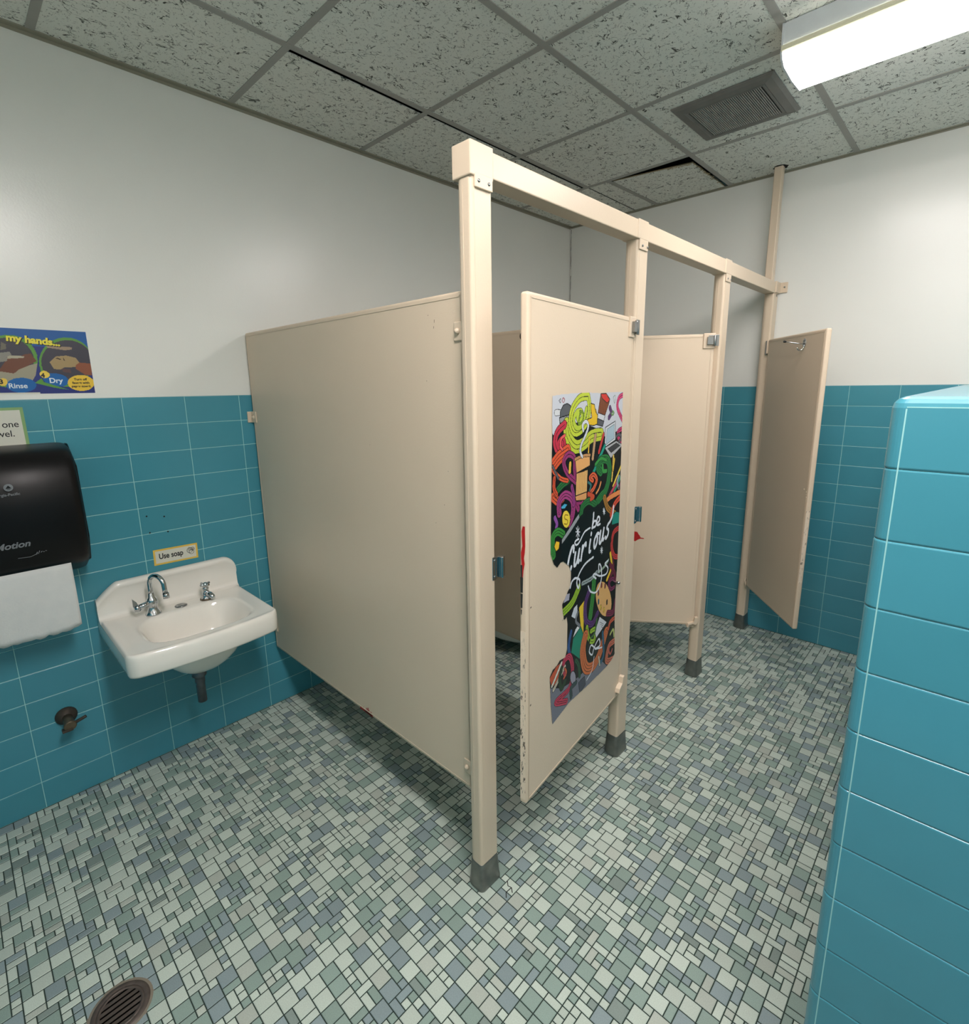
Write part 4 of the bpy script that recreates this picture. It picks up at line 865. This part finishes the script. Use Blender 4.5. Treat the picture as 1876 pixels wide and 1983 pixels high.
for j, y in enumerate(ysamp):
    row = []; H_ = btop(y); f = front(y)
    sidefall = 1.0
    for x, z in ((0.001, H_-0.006), (0.003, H_-0.001), (0.008, H_), (0.020, H_-0.0005), (0.029, H_-0.004), (0.033, H_-0.012), (0.031, H_-0.022), (0.026, H_-0.030), (0.026, H_*0.5), (0.0275, 0.022), (0.031, 0.008), (0.040, 0.001)):
        row.append((x, y, z))
    for i in range(NX+1):
        x = 0.048+(f-0.048)*(1-(1-i/NX)**1.25); row.append((x, y, deckz(x, y)))
    g_.append(row)
sk_ = MB(); sk_.grid(g_, 0, True)
# apron all round
def outline(ins, dz):
    o = []
    o.append((0.001, -SW+ins, dz))
    for k in range(1, 12): o.append((0.001+(front(-SW+1e-4)-0.02)*k/12, -SW+ins, dz))
    for y in ysamp: yy = max(-SW+ins, min(SW-ins, y)); o.append((front(y)-ins, yy, dz))
    for k in range(11, 0, -1): o.append((0.001+(front(SW-1e-4)-0.02)*k/12, SW-ins, dz))
    o.append((0.001, SW-ins, dz)); return o
ap = [outline(0.0, -0.010), outline(-0.0015, -0.020), outline(-0.001, -0.045), outline(0.001, -0.072), outline(0.004, -0.079), outline(0.010, -0.081), outline(0.016, -0.078), outline(0.018, -0.045)]
sk_.grid(ap, 0, True)
for sgn in (-1, 1):   # ends of the splash back
    y = sgn*SW; H_ = btop(SW-1e-6)
    sk_.face([(0.001, y, -0.012), (front(SW)-0.0, y, -0.012), (front(SW), y, -0.0095), (0.040, y, -0.004), (0.031, y, 0.006), (0.026, y, H_-0.03), (0.033, y, H_-0.012), (0.029, y, H_-0.004), (0.008, y, H_), (0.001, y, H_-0.006)])
rings = []
for z, k in ((-0.045, 1.10), (-0.085, 1.06), (-0.120, 0.97), (-0.155, 0.83), (-0.185, 0.65), (-0.208, 0.45), (-0.222, 0.27), (-0.226, 0.12)):
    rings.append([(0.250+0.135*k*math.copysign(abs(math.cos(a))**0.75, math.cos(a)), 0.015+0.150*k*math.copysign(abs(math.sin(a))**0.75, math.sin(a)), z) for a in [2*math.pi*q/40 for q in range(40)]])
sk_.grid(rings, 0, True, cv=True); sk_.face(rings[-1])
basin = sk_.build('basin', M['porc'], bs)
MB().lathe([(0.022, 0.0), (0.020, 0.003), (0.012, 0.0025), (0.0, 0.001)], (0.262, 0.01, -0.116), (0, 0, 1), 20).build('drain_strainer', M['steel'], bs)
MB().lathe([(0.0225, 0), (0.0225, 0.002), (0.017, 0.0045), (0.0, 0.0048)], (0.098, 0.005, 0.001), (0, 0, 1), 24).build('hole_cover', M['steel'], bs)
dpp = MB(); dpp.lathe([(0.021, -0.224), (0.021, -0.238), (0.026, -0.241), (0.027, -0.258), (0.023, -0.262), (0.0185, -0.266), (0.0185, -0.286), (0.0165, -0.290), (0.0165, -0.372), (0.013, -0.372), (0.012, -0.30)], (0.225, 0.004, 0), (0, 0, 1), 20)
dpp.build('tailpipe', M['pipe'], bs)
# gooseneck faucet
f = MB(); fx, fy = 0.100, -0.093
f.lathe([(0.0285, 0), (0.028, 0.004), (0.021, 0.014), (0.0155, 0.026), (0.0150, 0.034), (0.019, 0.042), (0.0205, 0.054), (0.018, 0.064), (0.012, 0.070), (0.0105, 0.085), (0.008, 0.088)], (fx, fy, 0.0), (0, 0, 1), 24)
fa = f.build('gooseneck_faucet', M['chrome'], bs)
sp_ = MB(); cr_ = 0.039
path = [(fx, fy, 0.070), (fx, fy, 0.100), (fx, fy, 0.122)]+[(fx+(cr_-cr_*math.cos(a))*0.86, fy+(cr_-cr_*math.cos(a))*0.42, 0.122+cr_*math.sin(a)) for a in [math.pi*k/12 for k in range(1, 12)]]
lx, ly = fx+2*cr_*0.86, fy+2*cr_*0.42
path += [(lx, ly, 0.112), (lx+0.004, ly+0.001, 0.090)]
sp_.tube(path, 0.0088, 14); sp_.tube([(lx+0.003, ly+0.001, 0.096), (lx+0.0065, ly+0.002, 0.075)], 0.0112, 14); sp_.build('spout', M['chrome'], fa)
lv = MB(); lv.tube([(fx, fy, 0.050), (fx+0.006, fy-0.028, 0.046), (fx+0.010, fy-0.050, 0.042)], [0.012, 0.011, 0.0125], 14); lv.lathe([(0.0, 0), (0.0145, 0.002), (0.0155, 0.010), (0.012, 0.017), (0.0, 0.018)], (fx+0.009, fy-0.045, 0.043), (0.12, -0.99, -0.08), 16)
lv.prism([(fy-0.066, 0.050), (fy-0.050, 0.056), (fy-0.053, 0.068), (fy-0.066, 0.084)], fx+0.004, fx+0.014, 'x'); lv.build('lever_handle', M['chrome'], fa)
# metering tap
f = MB(); gx, gy = 0.100, 0.103
f.lathe([(0.0235, 0), (0.023, 0.004), (0.017, 0.010), (0.0165, 0.022), (0.0150, 0.030), (0.010, 0.036), (0.0115, 0.044), (0.0125, 0.052), (0.009, 0.054)], (gx, gy, 0.0), (0, 0, 1), 22)
tp = f.build('push_tap', M['chrome'], bs)
MB().lathe([(0.0255, 0), (0.0245, 0.0045), (0.019, 0.0065)], (gx, gy, 0.0006), (0, 0, 1), 22).build('stained_base', M['brass'], tp)
n_ = MB(); n_.tube([(gx+0.004, gy+0.002, 0.023), (gx+0.024, gy+0.008, 0.024), (gx+0.036, gy+0.012, 0.017), (gx+0.040, gy+0.013, 0.008)], [0.0135, 0.0125, 0.0105, 0.0085], 14); n_.build('spout', M['chrome'], tp)
h_ = MB(); h_.lathe([(0.011, 0.0), (0.013, 0.003), (0.013, 0.010), (0.009, 0.014), (0.0, 0.016)], (gx, gy, 0.058), (0, 0, 1), 18)
for a in (0.4, 1.97, 3.54, 5.11): h_.tube([(gx, gy, 0.064), (gx+0.021*math.cos(a), gy+0.021*math.sin(a), 0.066)], [0.006, 0.0052], 8)
h_.build('cross_handle', M['chrome'], tp)

# shut-off valve stub on the wall
va = thing('shutoff_valve', 'corroded brass shut off valve sticking out of the tiled wall below the towel dispenser', 'valve', (0, -0.711, 0.335))
MB().lathe([(0.030, 0.0), (0.030, 0.003), (0.026, 0.012), (0.017, 0.020), (0.015, 0.022)], (0, 0, 0), (1, 0, 0), 22).build('escutcheon', M['darkpipe'], va)
b = MB(); b.tube([(0.015, 0, 0), (0.05, 0, -0.002), (0.072, 0.001, -0.006)], [0.014, 0.014, 0.0165], 14); b.lathe([(0.0165, 0), (0.0175, 0.006), (0.015, 0.010)], (0.065, 0, -0.004), (1, 0, -0.1), 14)
b.build('valve_body', M['brass'], va)
b = MB(); b.tube([(0.062, 0.004, -0.006), (0.068, 0.030, 0.004), (0.070, 0.044, 0.009)], [0.006, 0.0055, 0.005], 10); b.box(0.058, 0.078, -0.022, 0.006, -0.020, -0.012); b.build('lever', M['darkpipe'], va, bevel=0.002)

va.scale = (1.12, 1.15, 1.15)

# ---------------------------------------------------------------- floor drain
dr = thing('floor_drain', 'round rusty slotted floor drain in the mosaic floor, lower left', 'drain', (DR[0], DR[1], 0))
c_ = MB(); c_.lathe([(DR[2]+0.010, -0.001), (DR[2]+0.007, 0.0004), (DR[2]-0.004, 0.0006)], (0, 0, 0), (0, 0, 1), 40, cap=False); c_.build('mortar_ring', M['concrete'], dr)
c_ = MB(); c_.lathe([(DR[2]+0.002, 0.0), (DR[2], 0.0025), (DR[2]-0.010, 0.0028), (DR[2]-0.012, 0.0016)], (0, 0, 0), (0, 0, 1), 40, cap=False); c_.build('drain_rim', M['grate'], dr)
c_ = MB(); c_.lathe([(DR[2]-0.012, 0.0007), (0.0, 0.0007)], (0, 0, 0), (0, 0, 1), 40); c_.build('drain_pit', M['dark'], dr)
c_ = MB(); rr = DR[2]-0.011; n = 7; st = 0.0145; bw = 0.0092
c_.lathe([(rr, 0.0009), (rr, 0.0022), (rr-0.008, 0.0024), (rr-0.008, 0.0009)], (0, 0, 0), (0, 0, 1), 40, cap=False)
for k in range(-3, 4):
    y = k*st; hx = math.sqrt(max(0, (rr-0.004)**2-y*y))
    if hx > 0.01: c_.box(-hx, hx, y-bw/2, y+bw/2, 0.0009, 0.0023)
g2 = c_.build('drain_grate', M['grate'], dr, rot=(0, 0, math.radians(DROT)))

# ---------------------------------------------------------------- toilet glimpsed under the panel
to = thing('toilet', 'white toilet bowl glimpsed under the partition inside the middle stall', 'toilet', (0, 1.345, 0))
m = MB(); rings = []
for z, cx_, rx, ry in ((0.060, 0.40, 0.20, 0.085), (0.066, 0.40, 0.235, 0.115), (0.085, 0.40, 0.262, 0.138), (0.12, 0.395, 0.285, 0.152), (0.20, 0.385, 0.300, 0.165), (0.30, 0.375, 0.315, 0.178), (0.37, 0.370, 0.325, 0.188), (0.40, 0.370, 0.325, 0.188), (0.405, 0.370, 0.315, 0.180), (0.400, 0.375, 0.25, 0.130), (0.30, 0.36, 0.19, 0.105), (0.22, 0.34, 0.09, 0.06)):
    rings.append([(cx_+rx*math.cos(a)*(1.0 if math.cos(a) > 0 else 1.0), ry*math.sin(a), z) for a in [2*math.pi*q/40 for q in range(40)]])
m.grid(rings, 0, True, cv=True); m.face(rings[0][::-1]); m.face(rings[-1]); m.box(0.003, 0.16, -0.12, 0.12, 0.12, 0.36)
m.build('bowl', M['porc'], to)
m = MB(); R1 = [(0.385+0.315*math.cos(a), 0.187*math.sin(a)) for a in [2*math.pi*q/40 for q in range(40)]]; R2 = [(0.395+0.22*math.cos(a), 0.115*math.sin(a)) for a in [2*math.pi*q/40 for q in range(40)]]
g_ = [[(x, y, 0.408) for x, y in R1], [(x, y, 0.422) for x, y in R1], [(x, y, 0.424) for x, y in R2], [(x, y, 0.408) for x, y in R2]]; m.grid(g_, 0, True, cv=True, cu=True); m.build('seat', M['rubber'], to)
m = MB(); m.tube([(0.03, 0, 0.40), (0.05, 0, 0.52), (0.05, 0, 0.72)], 0.018, 12); m.tube([(0.05, 0, 0.66), (0.05, 0.12, 0.66), (0.004, 0.14, 0.66)], 0.014, 12); m.lathe([(0.0, 0.0), (0.030, 0.004), (0.032, 0.05), (0.022, 0.075), (0.0, 0.08)], (0.05, 0, 0.70), (0, 0, 1), 16); m.build('flush_valve', M['chrome'], to)
bpy.context.view_layer.update()
